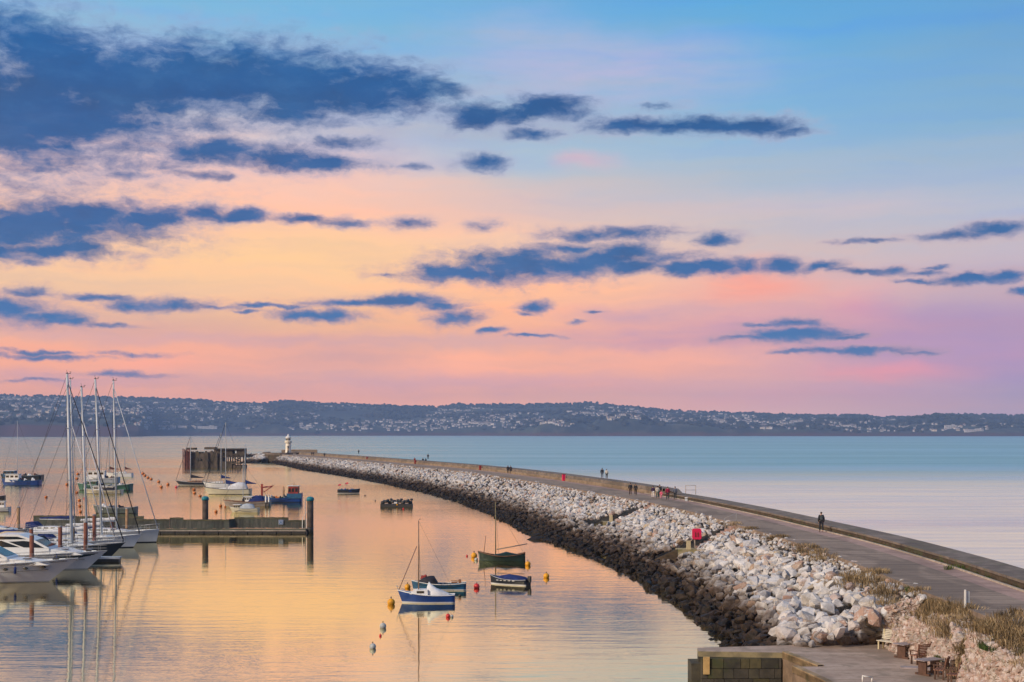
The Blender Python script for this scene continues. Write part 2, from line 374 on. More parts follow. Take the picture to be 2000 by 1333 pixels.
# ------------------------------------------------------------------ water
def water_mat():
    m = bpy.data.materials.new('sea_water'); m.use_nodes = True; t = NT(m.node_tree); t.n.clear()
    pos = t.new('ShaderNodeNewGeometry').outputs['Position']
    s = t.new('ShaderNodeSeparateXYZ', ins={0: pos}); X, Y = s.outputs[0], s.outputs[1]
    # open sea lies outside the breakwater: right of a line bending away to the left
    line = t.math('ADD', t.math('MULTIPLY', t.math('MAXIMUM', t.math('SUBTRACT', Y, 180.0), 0), -.235), 27.0)
    sea = t.rng(t.math('SUBTRACT', X, line), -6, 6)
    far = t.rng(Y, 640, 900)
    openw = t.math('MAXIMUM', sea, far)
    patch = t.noise(t.vmath('MULTIPLY', pos, (.004, .016, 1)), 1.0, 4, .6)          # breeze patches
    patch2 = t.noise(t.vmath('MULTIPLY', pos, (.0012, .010, 1)), 1.0, 4, .6)
    mid = t.math('MULTIPLY', t.rng(Y, 200, 330), t.rng(patch, .36, .56, .35, 1.0))
    rip = t.noise(t.vmath('MULTIPLY', pos, (.35, 1.1, 1)), 1.0, 4, .55)
    swell = t.noise(t.vmath('MULTIPLY', pos, (.09, .5, 1)), 1.0, 5, .55)
    big = t.noise(t.vmath('MULTIPLY', pos, (.016, .05, 1)), 1.0, 4, .55)
    fine = t.noise(t.vmath('MULTIPLY', pos, (1.6, 3.4, 1)), 1.0, 3, .55)
    oy = t.rng(Y, 260, 620, .62, 1.0)
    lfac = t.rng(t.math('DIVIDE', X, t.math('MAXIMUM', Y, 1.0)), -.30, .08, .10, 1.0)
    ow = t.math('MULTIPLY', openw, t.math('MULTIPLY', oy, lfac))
    chop = t.math('ADD', .36, t.math('ADD', t.math('MULTIPLY', mid, 2.6), t.math('MULTIPLY', ow, t.rng(patch2, .36, .62, 3.5, 11.0))))
    h = t.math('MULTIPLY', rip, .075)
    h = t.math('ADD', h, t.math('MULTIPLY', swell, .13))
    h = t.math('ADD', h, t.math('MULTIPLY', fine, .008))
    h = t.math('MULTIPLY', h, chop)
    h = t.math('ADD', h, t.math('MULTIPLY', big, t.math('MULTIPLY', ow, 1.3)))
    bp = t.new('ShaderNodeBump', ins={'Height': h, 'Strength': 1.0, 'Distance': .32})
    rg = t.math('ADD', .035, t.math('ADD', t.math('MULTIPLY', mid, .10), t.math('MULTIPLY', ow, t.rng(patch2, .3, .7, .14, .26))))
    rg = t.math('ADD', rg, t.math('MULTIPLY', t.rng(Y, 200, 650), .06))
    gl = t.new('ShaderNodeBsdfGlossy', ins={'Color': t.mix(t.math('MULTIPLY', openw, lfac), (1.0, .93, .66, 1), t.mix(t.rng(Y, 300, 700), (1.0, .98, .96, 1), (.84, .97, .95, 1))), 'Roughness': rg, 'Normal': bp.outputs[0]})  # golden harbour tint paints extra warmth into the sky reflection
    body = t.mix(openw, (.10, .085, .06, 1), t.mix(t.rng(Y, 280, 620), (1.0, .82, .66, 1), (.22, .40, .39, 1)))  # near open sea's peach is a painted sky sheen; the far teal is water colour
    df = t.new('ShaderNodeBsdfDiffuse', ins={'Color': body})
    fr = t.new('ShaderNodeFresnel', ins={'IOR': 1.40, 'Normal': bp.outputs[0]})
    k = t.math('POWER', fr.outputs[0], .07)
    k = t.math('MULTIPLY', k, t.math('SUBTRACT', 1.0, t.math('MULTIPLY', t.math('MULTIPLY', openw, lfac), t.math('MULTIPLY', t.math('MULTIPLY', t.rng(patch2, .38, .62, .3, .64), t.rng(t.noise(t.vmath('MULTIPLY', pos, (.035, .26, 1)), 1.0, 4, .6), .3, .7, .72, 1.28)), t.rng(Y, 300, 700, 1.3, .7)))))  # less gloss in streaks, letting the painted sheen through as ripple bands
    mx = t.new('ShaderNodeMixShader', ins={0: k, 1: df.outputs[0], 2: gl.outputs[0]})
    t.new('ShaderNodeOutputMaterial', ins={0: mx.outputs[0]})
    return m
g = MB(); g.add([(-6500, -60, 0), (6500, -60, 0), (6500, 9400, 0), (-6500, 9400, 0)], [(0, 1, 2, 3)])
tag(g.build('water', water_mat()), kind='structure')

# ------------------------------------------------------------------ hills across the bay
SKY_ = [(-1500, 790), (-800, 776), (-300, 766), (0, 769), (100, 771), (200, 773), (300, 775), (400, 779), (460, 785), (500, 784), (570, 781), (640, 785), (720, 788), (800, 791), (850, 792),
        (905, 786), (960, 788), (1010, 787), (1080, 787), (1150, 784), (1200, 788), (1300, 799), (1400, 803), (1500, 806), (1600, 809), (1670, 808), (1720, 812), (1790, 812), (1830, 808), (1900, 807), (2000, 809), (2400, 800), (3400, 815)]
SH_ = [(-1500, 5400), (240, 5500), (275, 5600), (300, 7300), (900, 7400), (1000, 7000), (1100, 6600), (1500, 6500), (1900, 6300), (3400, 6300)]
SPUR = [(60, 821, 5750, 150, 1.0), (170, 829, 5750, 90, 1.0), (-160, 822, 5800, 170, 1), (1215, 812, 6900, 70, 1.0), (1100, 822, 6900, 60, 1), (530, 829, 7500, 45, 1), (380, 823, 7800, 80, 1), (1320, 829, 6750, 110, 1), (1500, 838, 6600, 120, .8), (1830, 813, 7200, 90, 1), (1650, 820, 7300, 80, .8)]
def ip(tb, x): return float(np.interp(x, [a for a, _ in tb], [b for _, b in tb]))
def hill_z(px, Y):
    ys = ip(SH_, px) + 60 * mnoise.noise(Vector((px * .02, 0, 3.3)))
    yr = 9000.0
    top = CH - (ip(SKY_, px) + 5 - HY) * yr / FP
    k = (Y - ys) / (yr - ys)
    if k <= 0: return -3 + max(k, -1) * 30
    z = 6 + (top - 6) * (k ** .72 if k < 1 else 1 - (k - 1) * .4)
    z += 20 * min(k * 5, 1) * (1 - min(1, max(0, k)) ** 3) * mnoise.fractal(Vector((px * .006, Y * .0022, 1.7)), 1.0, 2.0, 4)
    for sx, sy, sd, sw, w in SPUR:
        hz = (CH - (sy - HY) * sd / FP)
        q = math.exp(-((px - sx) / sw) ** 4) * math.exp(-((Y - sd) / 330) ** 2)
        z = max(z, hz * q)
    cliff = min(1.0, max(0.0, (Y - ys) / 45.0))
    return z * cliff + 1.5
def hill_mat():
    m = bpy.data.materials.new('hillside'); m.use_nodes = True; t = NT(m.node_tree); b = t.n['Principled BSDF']
    geo = t.new('ShaderNodeNewGeometry'); pos = geo.outputs['Position']
    n = t.noise(t.vmath('MULTIPLY', pos, (.0035, .0035, .004)), 1.0, 5, .6)
    f = t.noise(t.vmath('MULTIPLY', pos, (.012, .004, .012)), 1.0, 4, .6)
    c = t.mix(t.rng(n, .45, .6), (.018, .026, .024, 1), (.050, .062, .044, 1))
    c = t.mix(t.rng(f, .52, .68, 0, .6), c, (.12, .11, .09, 1))
    z = t.new('ShaderNodeSeparateXYZ', ins={0: pos}).outputs[2]
    zz = t.math('ADD', z, t.math('MULTIPLY', f, 18.0))
    s_ = t.new('ShaderNodeSeparateXYZ', ins={0: pos}); lf = t.rng(t.math('DIVIDE', s_.outputs[0], s_.outputs[1]), -.235, -.255)
    c = t.mix(t.rng(t.math('SUBTRACT', zz, t.math('MULTIPLY', lf, 30.0)), 16, 30, 1, 0), c, (.085, .036, .034, 1))       # red sandstone cliffs
    t.l.new(c, b.inputs['Base Color']); b.inputs['Roughness'].default_value = 1
    return m
pxs = np.concatenate([np.arange(-1500, -40, 60), np.arange(-40, 2050, 7), np.arange(2060, 3500, 60)])
yss = np.concatenate([np.arange(5350, 8000, 42), np.arange(8000, 9300, 90)])
g = MB(); g.grid([[(xat(px, Y), Y, hill_z(px, Y)) for px in pxs] for Y in yss])
tag(g.build('hills', hill_mat(), fix=False), kind='structure')

# the woods on them: thousands of small crowns, one mass
ico = bmesh.new(); bmesh.ops.create_icosphere(ico, subdivisions=1, radius=1); icv = np.array([v.co[:] for v in ico.verts]); icf = np.array([[v.index for v in f.verts] for f in ico.faces]); ico.free()
def mesh_np(name, V, F, mats, attr=None, smooth=False, mi=None):
    me = bpy.data.meshes.new(name); nv, nf, k = len(V), len(F), F.shape[1]
    me.vertices.add(nv); me.vertices.foreach_set('co', V.astype(np.float32).ravel())
    me.loops.add(nf * k); me.loops.foreach_set('vertex_index', F.astype(np.int32).ravel())
    me.polygons.add(nf); me.polygons.foreach_set('loop_start', np.arange(0, nf * k, k, dtype=np.int32))
    if mi is not None: me.polygons.foreach_set('material_index', np.asarray(mi, dtype=np.int32))
    me.update(calc_edges=True)
    if not smooth: me.shade_flat()
    if attr is not None:
        a = me.attributes.new('tint', 'FLOAT', 'POINT'); a.data.foreach_set('value', np.asarray(attr, dtype=np.float32))
    for m in (mats if isinstance(mats, (list, tuple)) else [mats]): me.materials.append(m)
    o = bpy.data.objects.new(name, me); col.objects.link(o); return o
def scatter(name, items, shapes, mats, smooth=False):
    "items: (x,y,z, sx,sy,sz, rotation matrix or angle, tint); shapes: list of (V,F) with equal face counts not needed"
    VV, FF, TT = [], [], []; b = 0
    for i, (x, y, z, sx, sy, sz, rot, tn) in enumerate(items):
        V, F = shapes[i % len(shapes)]
        v = V * (sx, sy, sz)
        if isinstance(rot, (int, float)):
            c, s = math.cos(rot), math.sin(rot); v = np.stack([v[:, 0] * c - v[:, 1] * s, v[:, 0] * s + v[:, 1] * c, v[:, 2]], 1)
        else: v = v @ rot.T
        VV.append(v + (x, y, z)); FF.append(F + b); TT.append(np.full(len(V), tn)); b += len(V)
    return mesh_np(name, np.concatenate(VV), np.concatenate(FF), mats, np.concatenate(TT), smooth)
def leaf_mat(name, a, b_, c_):
    m = bpy.data.materials.new(name); m.use_nodes = True; t = NT(m.node_tree); b = t.n['Principled BSDF']
    at_ = t.new('ShaderNodeAttribute'); at_.attribute_name = 'tint'
    c = t.ramp(at_.outputs['Fac'], [(0, a), (.55, b_), (1, c_)])
    t.l.new(c, b.inputs['Base Color']); b.inputs['Roughness'].default_value = 1
    return m
woods = leaf_mat('woodland', (.010, .016, .014), (.020, .028, .022), (.045, .042, .032))
it = []
sh = [(icv * nrs.uniform(.7, 1.25, (len(icv), 1)), icf) for _ in range(10)]
HOUSE_ZONES = [  # px, py centre, radii, number: where houses cluster on the slopes
    (60, 785, 90, 13, 190), (120, 810, 150, 12, 150), (270, 795, 120, 12, 170), (350, 812, 120, 12, 170), (440, 800, 80, 12, 190), (300, 834, 70, 8, 60), (560, 815, 70, 7, 90),
    (700, 792, 110, 5, 80), (640, 836, 80, 9, 70), (800, 833, 110, 11, 170), (900, 815, 70, 22, 180), (980, 822, 90, 16, 170), (1060, 830, 60, 9, 80), (1180, 806, 70, 10, 110), (1280, 815, 110, 10, 150),
    (1380, 820, 110, 11, 130), (1480, 828, 90, 11, 100), (1570, 832, 90, 10, 90), (1700, 836, 80, 9, 70), (1640, 818, 120, 8, 40), (1800, 838, 60, 6, 40), (1890, 838, 40, 6, 26), (1560, 810, 70, 4, 24), (1950, 828, 50, 8, 12)]
def ground_at(px, py):
    "where the sight line of the frame position meets the hills"
    ys = ip(SH_, px) + 60
    for Y in np.arange(ys, 9000, 45):
        if hill_z(px, Y) >= CH - (py - HY) * Y / FP: return (xat(px, Y), Y, hill_z(px, Y))
    return None
def inzone(px, py):
    for zx, zy, rx, ry, n in HOUSE_ZONES:
        if ((px - zx) / rx) ** 2 + ((py - zy) / ry) ** 2 < 1.0: return True
    return False
for i in range(9000):
    px = rnd.uniform(-260, 2260); Y = ip(SH_, px) + 60 + rnd.random() ** .8 * (9050 - ip(SH_, px) - 60)
    z = hill_z(px, Y); py = HY - (z - CH) * FP / Y
    if z < 8: continue
    spur = any(abs(px - s[0]) < s[3] and abs(Y - s[2]) < 420 for s in SPUR)
    n = mnoise.fractal(Vector((px * .008, Y * .003, 8)), 1, 2, 3)
    if not spur and (n < (.05 if inzone(px, py) else -.12)) and Y < 8850: continue
    r = rnd.uniform(6, 13) * (1.2 if spur else 1)
    it.append((xat(px, Y), Y, z + r * .35, r * 1.5, r, r * rnd.uniform(.6, 1.0), rnd.uniform(0, 3), rnd.random()))
for i in range(1500):       # the ragged treeline along the top
    px = rnd.uniform(-100, 2100); Y = rnd.uniform(8880, 9010)
    if mnoise.noise(Vector((px * .03, 0, 0))) < -.05: continue
    z = hill_z(px, Y); r = rnd.uniform(4, 9)
    it.append((xat(px, Y), Y, z + r * rnd.uniform(.4, 1.3), r * rnd.uniform(.8, 1.8), r, r * rnd.uniform(.8, 1.2), 0, rnd.random() * .6))
tag(scatter('woodland', it, sh, woods), 'dark woods covering the hills across the bay', 'woods', kind='stuff')

# houses on the slopes
hw = paint('house_wall', (.62, .60, .60), .9, .1, .02); hw2 = paint('house_cream', (.68, .60, .50), .9, .1, .02); hr = paint('house_roof', (.17, .14, .14), .9, .1, .02); hr2 = paint('house_tile', (.32, .17, .13), .9, .1, .02)
def house_mb(w, d, h, rh, hip=False):
    g = MB(); g.box((0, 0, h / 2 - 2), (w, d, h + 4), 0)
    i = w * .25 if hip else 0
    e = .5
    g.add([(-w/2-e, -d/2-e, h), (w/2+e, -d/2-e, h), (w/2+e, d/2+e, h), (-w/2-e, d/2+e, h), (-w/2+i-e, 0, h+rh), (w/2-i+e, 0, h+rh)],
          [(0, 1, 5, 4), (2, 3, 4, 5), (1, 2, 5), (3, 0, 4), (0, 3, 2, 1)], 1)
    g.box((w * .3, d * .1, h + rh), (1.2, 1.2, 2.0), 0)
    for k in range(3): g.box((-w * .3 + k * w * .3, -d / 2 - .03, h * .35), (1.6, .2, 1.5), 2); g.box((-w * .3 + k * w * .3, -d / 2 - .03, h * .78), (1.4, .2, 1.2), 2)
    return g
glassd = paint('dark_glass', (.02, .025, .03), .12, .1)
hs = []
for (w, d, h, rh, hip, mw, mr) in [(13, 9, 5.5, 3, False, hw, hr), (10, 9, 6, 3.2, True, hw, hr2), (22, 9, 6, 3, False, hw2, hr), (15, 10, 4, 3, True, hw, hr), (30, 10, 6.5, 3, False, hw, hr)]:
    hs.append(house_mb(w, d, h, rh, hip).build('house', [mw, mr, glassd]))
used = [0] * len(hs); spots = []
for zx, zy, rx, ry, n in HOUSE_ZONES:
    rows = [zy + (k + .5) * ry * .34 for k in range(-3, 3)]
    for i in range(int(n * 1.0)):
        a = rnd.uniform(-1, 1); row = rnd.choice(rows)
        px = zx + a * rx; py = row + rnd.gauss(0, .9) + (a * ry * .25)
        if ((px - zx) / rx) ** 2 + ((py - zy) / ry) ** 2 > 1.15 or py > 849: continue
        if mnoise.noise(Vector((px * .05, py * .12, 4))) < -.28: continue
        if py < ip(SKY_, px) + 6: continue
        gpt = ground_at(px, py)
        if gpt: spots.append(gpt)
rnd.shuffle(spots)
spots.sort(key=lambda p: p[1] + (0 if p[0] > -3000 else 9000))
NH = 270
step = 1
ind = spots[:NH]; rest = spots[NH:]
for k, (x, y, z) in enumerate(ind):
    j = rnd.choices(range(5), [4, 4, 2, 3, 1])[0]
    if used[j] == 0: o = hs[j]; used[j] = 1
    else: o = hs[j].copy(); col.objects.link(o)
    o.location = (x, y, z + 1); o.rotation_euler = (0, 0, rnd.gauss(0, .45)); s_ = rnd.uniform(.7, 1.05); o.scale = (s_, s_, s_)
    tag(o, 'small pale house nearest the far shore among trees across the bay', 'house', 'pale houses nearest the far shore')
hv = []
for o in hs:
    me = o.data; V = np.array([v.co[:] for v in me.vertices]); T = []; MI = []
    for p in me.polygons:
        vv = list(p.vertices)
        for q in range(1, len(vv) - 1): T.append((vv[0], vv[q], vv[q + 1])); MI.append(p.material_index)
    hv.append((V, np.array(T), MI))
for j, u in enumerate(used):
    if not u: bpy.data.objects.remove(hs[j])
VV, FF, MM = [], [], []; b = 0
for x, y, z in rest:
    V, F, MI = hv[rnd.choices(range(5), [4, 4, 2, 3, 1])[0]]; a = rnd.gauss(0, .45); s_ = rnd.uniform(.65, 1.1); c, s = math.cos(a) * s_, math.sin(a) * s_
    VV.append(np.stack([V[:, 0] * c - V[:, 1] * s + x, V[:, 0] * s + V[:, 1] * c + y, V[:, 2] * s_ + z + 1], 1)); FF.append(F + b); MM += MI; b += len(V)
tag(mesh_np('hillside_town', np.concatenate(VV), np.concatenate(FF), [hw, hr, glassd], None, mi=MM), 'many tiny pale houses higher up the hills across the bay', 'houses', kind='stuff')
# bigger blocks one can pick out
for (px, py, wpx, h, mt, lb) in [(1857, 838, 24, 16, hw, 'largest white building on the far shore toward the right'), (1902, 842, 36, 9, hw, 'long pale terrace right of the largest white building'), (520-190, 846, 26, 14, hw2, 'cream seafront block across the bay behind the tall masts'),
                                 (405, 845, 38, 12, hw, 'wide white seafront hotel left of the jetty across the bay'), (372, 846, 22, 10, hw2, 'low cream seafront building beside the white hotel'), (490, 847, 34, 7, hw, 'long low white shed by the far beach left of the lighthouse'), (595, 847, 18, 7, hw, 'low pink-grey building on the far beach right of the lighthouse'),
                                 (690, 846, 26, 10, hw2, 'pale arcade block on the far seafront above the breakwater'), (1285, 822, 16, 9, hw, 'white hillside house alone under the middle wood')]:
    Y = ip(SH_, px) + 130
    if py < 840: gp = ground_at(px, py); Y = gp[1] if gp else Y
    w = wpx * Y / FP; g = MB(); z0 = hill_z(px, Y)
    g.box((0, 0, h / 2 - 4), (w, 14, h + 8), 0); g.box((0, 0, h + .4), (w + 1, 15, .8), 1); g.box((w * .2, 2, h + 2), (w * .25, 8, 3.5), 0)
    n = max(3, int(w / 7))
    for k in range(n):
        for q in range(max(1, int(h / 3.5))): g.box((-w / 2 + (k + .5) * w / n, -7.05, 2 + q * 3.4), (w / n * .5, .2, 1.6), 2)
    o = g.build('seafront_building', [mt, hr, glassd]); o.location = (xat(px, Y), Y, z0); tag(o, lb, 'building')

# ------------------------------------------------------------------ haze over the bay
hz = MB(); hz.box((0, 4600, 129.5), (15000, 10000, 265))
hm = bpy.data.materials.new('haze'); hm.use_nodes = True; t = NT(hm.node_tree); t.n.clear()
pv = t.new('ShaderNodeVolumePrincipled', ins={'Color': (.38, .58, 1.0, 1), 'Density': SIG})
t.new('ShaderNodeOutputMaterial', ins={1: pv.outputs[0]})
ho = hz.build('haze', hm); tag(ho, 'thin blue evening haze over the bay', 'haze', kind='stuff')

# ------------------------------------------------------------------ breakwater
XE = [(40, 22.0), (60, 22.3), (80, 22.4), (100, 22.8), (117, 22.3), (141, 21.1), (160, 19.9), (180, 17.9), (201, 14.6), (222, 11.2), (250, 6.7), (292, -.5), (341, -11), (394, -25), (444, -39), (513, -59), (565, -76), (640, -98), (690, -113)]
XK = [(40, 26.6), (60, 27.0), (79, 27.4), (95, 28), (115, 27.9), (129, 27), (155, 25.4), (186, 22.6), (206, 19.8), (226, 17.1), (243, 14.4), (287, 6.6), (328, -1.6), (371, -11.5), (452, -34), (513, -51.5), (565, -67.5), (640, -90), (690, -105)]
XW = [(40, 11), (80, 12.4), (90.7, 13.4), (95.8, 13.1), (110.7, 13.1), (119.5, 12.2), (138, 10.6), (151, 9.0), (161.5, 7.6), (172, 5.5), (183, 3.2), (217, -.8), (236, -3.2), (278, -10.2), (313, -17), (344, -24), (395, -36.5), (457, -54), (513, -71), (594, -91.5), (650, -106), (690, -114)]
def smoothed(tb):
    ys = np.arange(40, 700, 4.0); x = np.interp(ys, [a for a, _ in tb], [b for _, b in tb])
    k = np.array([1, 2, 3, 2, 1]) / 9; xp = np.pad(x, 2, mode='edge'); xs = np.convolve(xp, k, 'valid')
    return lambda Y: float(np.interp(Y, ys, xs))
xe, xk, xw = smoothed(XE), smoothed(XK), smoothed(XW)
def zd(Y): return 4.5 - .8 * min(1, max(0, (Y - 150) / 500))
def xo(Y): return xk(Y) + (2.5 if Y < 200 else 2.5 + 1.2 * min(1, (Y - 200) / 100))   # outer edge of the wall top
Ys = list(np.arange(44, 680, 3.0))
deckm = concrete('deck_concrete', (.20, .145, .11, 1), (.38, .285, .22, 1), (.16, 2.2, 1), 1.0, joints=4.0, green=None)
kerbm = concrete('kerb_stone', (.34, .29, .24, 1), (.50, .43, .36, 1), scale=1.5)
pinkm = concrete('pink_path_concrete', (.37, .24, .20, 1), (.48, .32, .27, 1), (.6, .6, 1), 1.0, joints=4.0)
wallm = concrete('wall_concrete', (.14, .108, .09, 1), (.25, .20, .168, 1), (.7, .5, 1.2), .9, joints=6.0, green=(.14, .13, .08, 1))
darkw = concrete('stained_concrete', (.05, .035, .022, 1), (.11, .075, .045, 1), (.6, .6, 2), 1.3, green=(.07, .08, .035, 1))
ochre = concrete('ochre_wall_concrete', (.20, .145, .095, 1), (.32, .24, .165, 1), (.5, .5, 2), .9, joints=6.0)
def strip(pts_of_Y, mats, name, parent=None, ys=Ys, smooth=False):
    g = MB(); rows = [pts_of_Y(Y) for Y in ys]
    g.grid(rows, m=lambda r, c: c if len(mats) > 1 else 0, smooth=smooth)
    return g.build(name, mats, parent, fix=False)
bw = empty('breakwater', (20, 70, 0), label='long curved stone and concrete breakwater reaching out to the lighthouse', cat='breakwater')
def loc_par(o):  # keep world coordinates under the parent
    o.parent = bw; o.matrix_parent_inverse = Matrix.Translation((-20, -70, 0)); return o
loc_par(strip(lambda Y: [(xe(Y) - .3, Y, -1.5), (xe(Y) - .3, Y, zd(Y)), (xk(Y) - 1.5, Y, zd(Y) + .012), (xk(Y) - .12, Y, zd(Y) + .012)], [deckm, deckm, pinkm], 'deck'))
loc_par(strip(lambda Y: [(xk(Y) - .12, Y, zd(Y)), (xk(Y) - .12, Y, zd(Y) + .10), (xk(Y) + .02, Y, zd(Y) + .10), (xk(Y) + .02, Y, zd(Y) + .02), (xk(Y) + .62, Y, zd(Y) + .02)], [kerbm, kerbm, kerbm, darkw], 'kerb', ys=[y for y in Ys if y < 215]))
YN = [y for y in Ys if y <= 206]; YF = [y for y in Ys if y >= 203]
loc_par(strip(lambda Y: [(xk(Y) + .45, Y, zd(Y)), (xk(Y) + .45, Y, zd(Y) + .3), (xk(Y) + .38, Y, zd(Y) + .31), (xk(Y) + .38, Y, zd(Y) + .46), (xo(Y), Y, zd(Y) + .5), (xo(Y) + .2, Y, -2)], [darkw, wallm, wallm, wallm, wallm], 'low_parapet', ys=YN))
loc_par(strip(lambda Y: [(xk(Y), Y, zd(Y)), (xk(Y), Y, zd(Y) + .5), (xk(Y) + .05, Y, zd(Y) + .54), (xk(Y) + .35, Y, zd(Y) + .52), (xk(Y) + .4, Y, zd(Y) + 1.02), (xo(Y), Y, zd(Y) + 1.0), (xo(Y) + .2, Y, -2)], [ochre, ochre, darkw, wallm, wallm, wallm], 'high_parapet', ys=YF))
g = MB(); Y = 203; g.add([(xk(Y), Y, zd(Y)), (xk(Y), Y, zd(Y) + .66), (xk(Y) + .65, Y, zd(Y) + .66), (xk(Y) + .7, Y, zd(Y) + 1.02), (xo(Y), Y, zd(Y) + 1.0), (xo(Y) + .2, Y, -2)], [(0, 1, 2, 3, 4, 5)])
g.add([(xk(Y) + .66, Y - .002, zd(Y) + .5), (xk(Y) + .7, Y, zd(Y) + 1.02), (xo(Y), Y, zd(Y) + 1.0), (xo(Y) - .05, Y - 7, zd(Y - 7) + .505), (xk(Y - 7) + .6, Y - 7, zd(Y) + .555)], [(1, 2, 3, 4)])
loc_par(g.build('parapet_end', wallm, fix=False))
slopem = concrete('rubble_core', (.035, .028, .022, 1), (.07, .06, .05, 1))
loc_par(strip(lambda Y: [(xe(Y) + .2, Y, zd(Y) - .35), (xe(Y) * .8 + xw(Y) * .2, Y, zd(Y) * .70 - .5), (xe(Y) * .4 + xw(Y) * .6, Y, zd(Y) * .30 - .6), (xw(Y) - .2, Y, -.5), (xw(Y) - 5, Y, -2.5)], [slopem], 'rubble_core', ys=[80.1] + [y for y in Ys if y > 81], smooth=True))

# boulders: angular hulls
def hull_shape(seed, n=15, flat=.8):
    r = random.Random(seed); bm = bmesh.new()
    for i in range(n):
        v = Vector((r.gauss(0, 1), r.gauss(0, 1), r.gauss(0, 1))).normalized() * r.uniform(.82, 1.08)
        bm.verts.new((v.x * r.uniform(.9, 1.05), v.y, v.z * flat))
    bmesh.ops.convex_hull(bm, input=bm.verts)
    bmesh.ops.delete(bm, geom=[v for v in bm.verts if not v.link_faces], context='VERTS')
    bmesh.ops.triangulate(bm, faces=bm.faces)
    bm.verts.index_update(); V = np.array([v.co[:] for v in bm.verts]); F = np.array([[v.index for v in f.verts] for f in bm.faces]); bm.free()
    return V, F
rock_shapes = [hull_shape(100 + i, 16 + i % 9, .62 + .03 * (i % 8)) for i in range(22)]
def rmat(): return np.array((Matrix.Rotation(rnd.uniform(0, 6.28), 3, 'Z') @ Matrix.Rotation(rnd.gauss(0, .5), 3, 'X') @ Matrix.Rotation(rnd.gauss(0, .5), 3, 'Y')))
STEPS = [(139.5, 1337), (182.0, 1190)]
rocks = []
def on_slope(Y, s):
    x = xe(Y) * (1 - s) + xw(Y) * s; z = zd(Y) * (1 - s) - .15 + .35 * math.sin(s * PI)
    return x, z
Y = 79.0
while Y < 660:
    dY = .40 if Y < 150 else (.52 if Y < 260 else .9)
    w = abs(xe(Y) - xw(Y)) + 1
    for k in range(max(6, int(w / (.62 if Y < 200 else .8)))):
        s = rnd.random() * 1.12
        big = (s > .18 and Y < 130 and rnd.random() < .3)
        r = rnd.uniform(.16, .42) if not big else rnd.uniform(.4, .68)
        if s < .22: r *= .72
        if Y > 150: r *= 1.15
        if Y > 300: r *= 1.2
        x, z = on_slope(Y, s)
        rocks.append((x + rnd.uniform(-.3, .3), Y + rnd.uniform(-.4, .4), z + (r * rnd.uniform(-.25, .35)), r * rnd.uniform(.85, 1.35), r * rnd.uniform(.8, 1.2), r * rnd.uniform(.75, 1.1), rmat(), rnd.random()))
    Y += dY
def keep(r):
    for Ys_, px in STEPS:
        if abs(r[1] - Ys_) < 1.0 and r[0] > xw(Ys_) + 1.2 and r[0] < xe(Ys_) + 1: return False
        if Ys_ - 6 < r[1] < Ys_ and -1.5 < (xat(px, Ys_) - r[0]) + (Ys_ - r[1]) * .12 + 0 < 3.0 and r[2] + r[5] * .8 > 1.25: return False
        if Ys_ - 3 < r[1] < Ys_ and r[0] > xat(px, Ys_) and r[2] + r[5] * .8 > 2.1 + (r[0] - xat(px, Ys_) - .9) * .55: return False
    return not (r[1] < 80.2 and r[2] > 1.4 and r[0] < 14)
rocks = [r for r in rocks if keep(r)]
# large white boulders tumbled down on to the slab
for i in range(95):
    u = rnd.random(); px = 1535 + 235 * u; py = rnd.uniform(1150 + 25 * (1 - u), 1250); z = 1.6 + (1262 - py) / 100 * 2.2
    x, yy = at(px, py, z); r = rnd.uniform(.34, .66)
    rocks.append((x, max(yy, 79.9 + r * .6), z * .9 + .1, r * 1.15, r, r * .95, rmat(), rnd.choice((.2, .16, .45, .5, .34, .1))))
for i in range(60):
    x = rnd.uniform(14.6, 20.4); r = rnd.uniform(.35, .68); yy = rnd.uniform(80.0, 81.2); z = 1.6 + max(0, (yy - 80)) * .7 + rnd.uniform(-.1, .35) + max(0, x - 17.5) * .25
    rocks.append((x, yy + r * .5, z, r * 1.2, r, r * .9, rmat(), rnd.choice((.2, .16, .45, .5, .34, .1))))
rocks.sort(key=lambda r: -(r[3] * r[4] / r[1] ** 2))
rm_o = stone_mat('boulder_stone', 'object'); rm_m = stone_mat('rubble_stone', 'attr')
rs_me = []
for V, F in rock_shapes:
    o = mesh_np('boulder', V, F, rm_o); rs_me.append(o.data); bpy.data.objects.remove(o)
for i, r in enumerate(rocks[:290]):
    o = bpy.data.objects.new('boulder', rs_me[i % len(rs_me)]); col.objects.link(o)
    M = Matrix(r[6].tolist()) ; o.matrix_world = Matrix.Translation(r[:3]) @ M.to_4x4() @ Matrix.Diagonal((r[3], r[4], r[5], 1))
    if r[2] > 2.05: tag(o, 'large pale boulder on the near breakwater slope above the dark weed', 'boulder', 'pale boulders on the near slope')
    else: tag(o, 'dark weed stained boulder low on the near breakwater slope', 'boulder', 'dark boulders at the foot of the near slope')
tag(scatter('rubble', rocks[290:], rock_shapes, rm_m), 'countless smaller stones covering the harbour side of the breakwater', 'stones', kind='stuff')
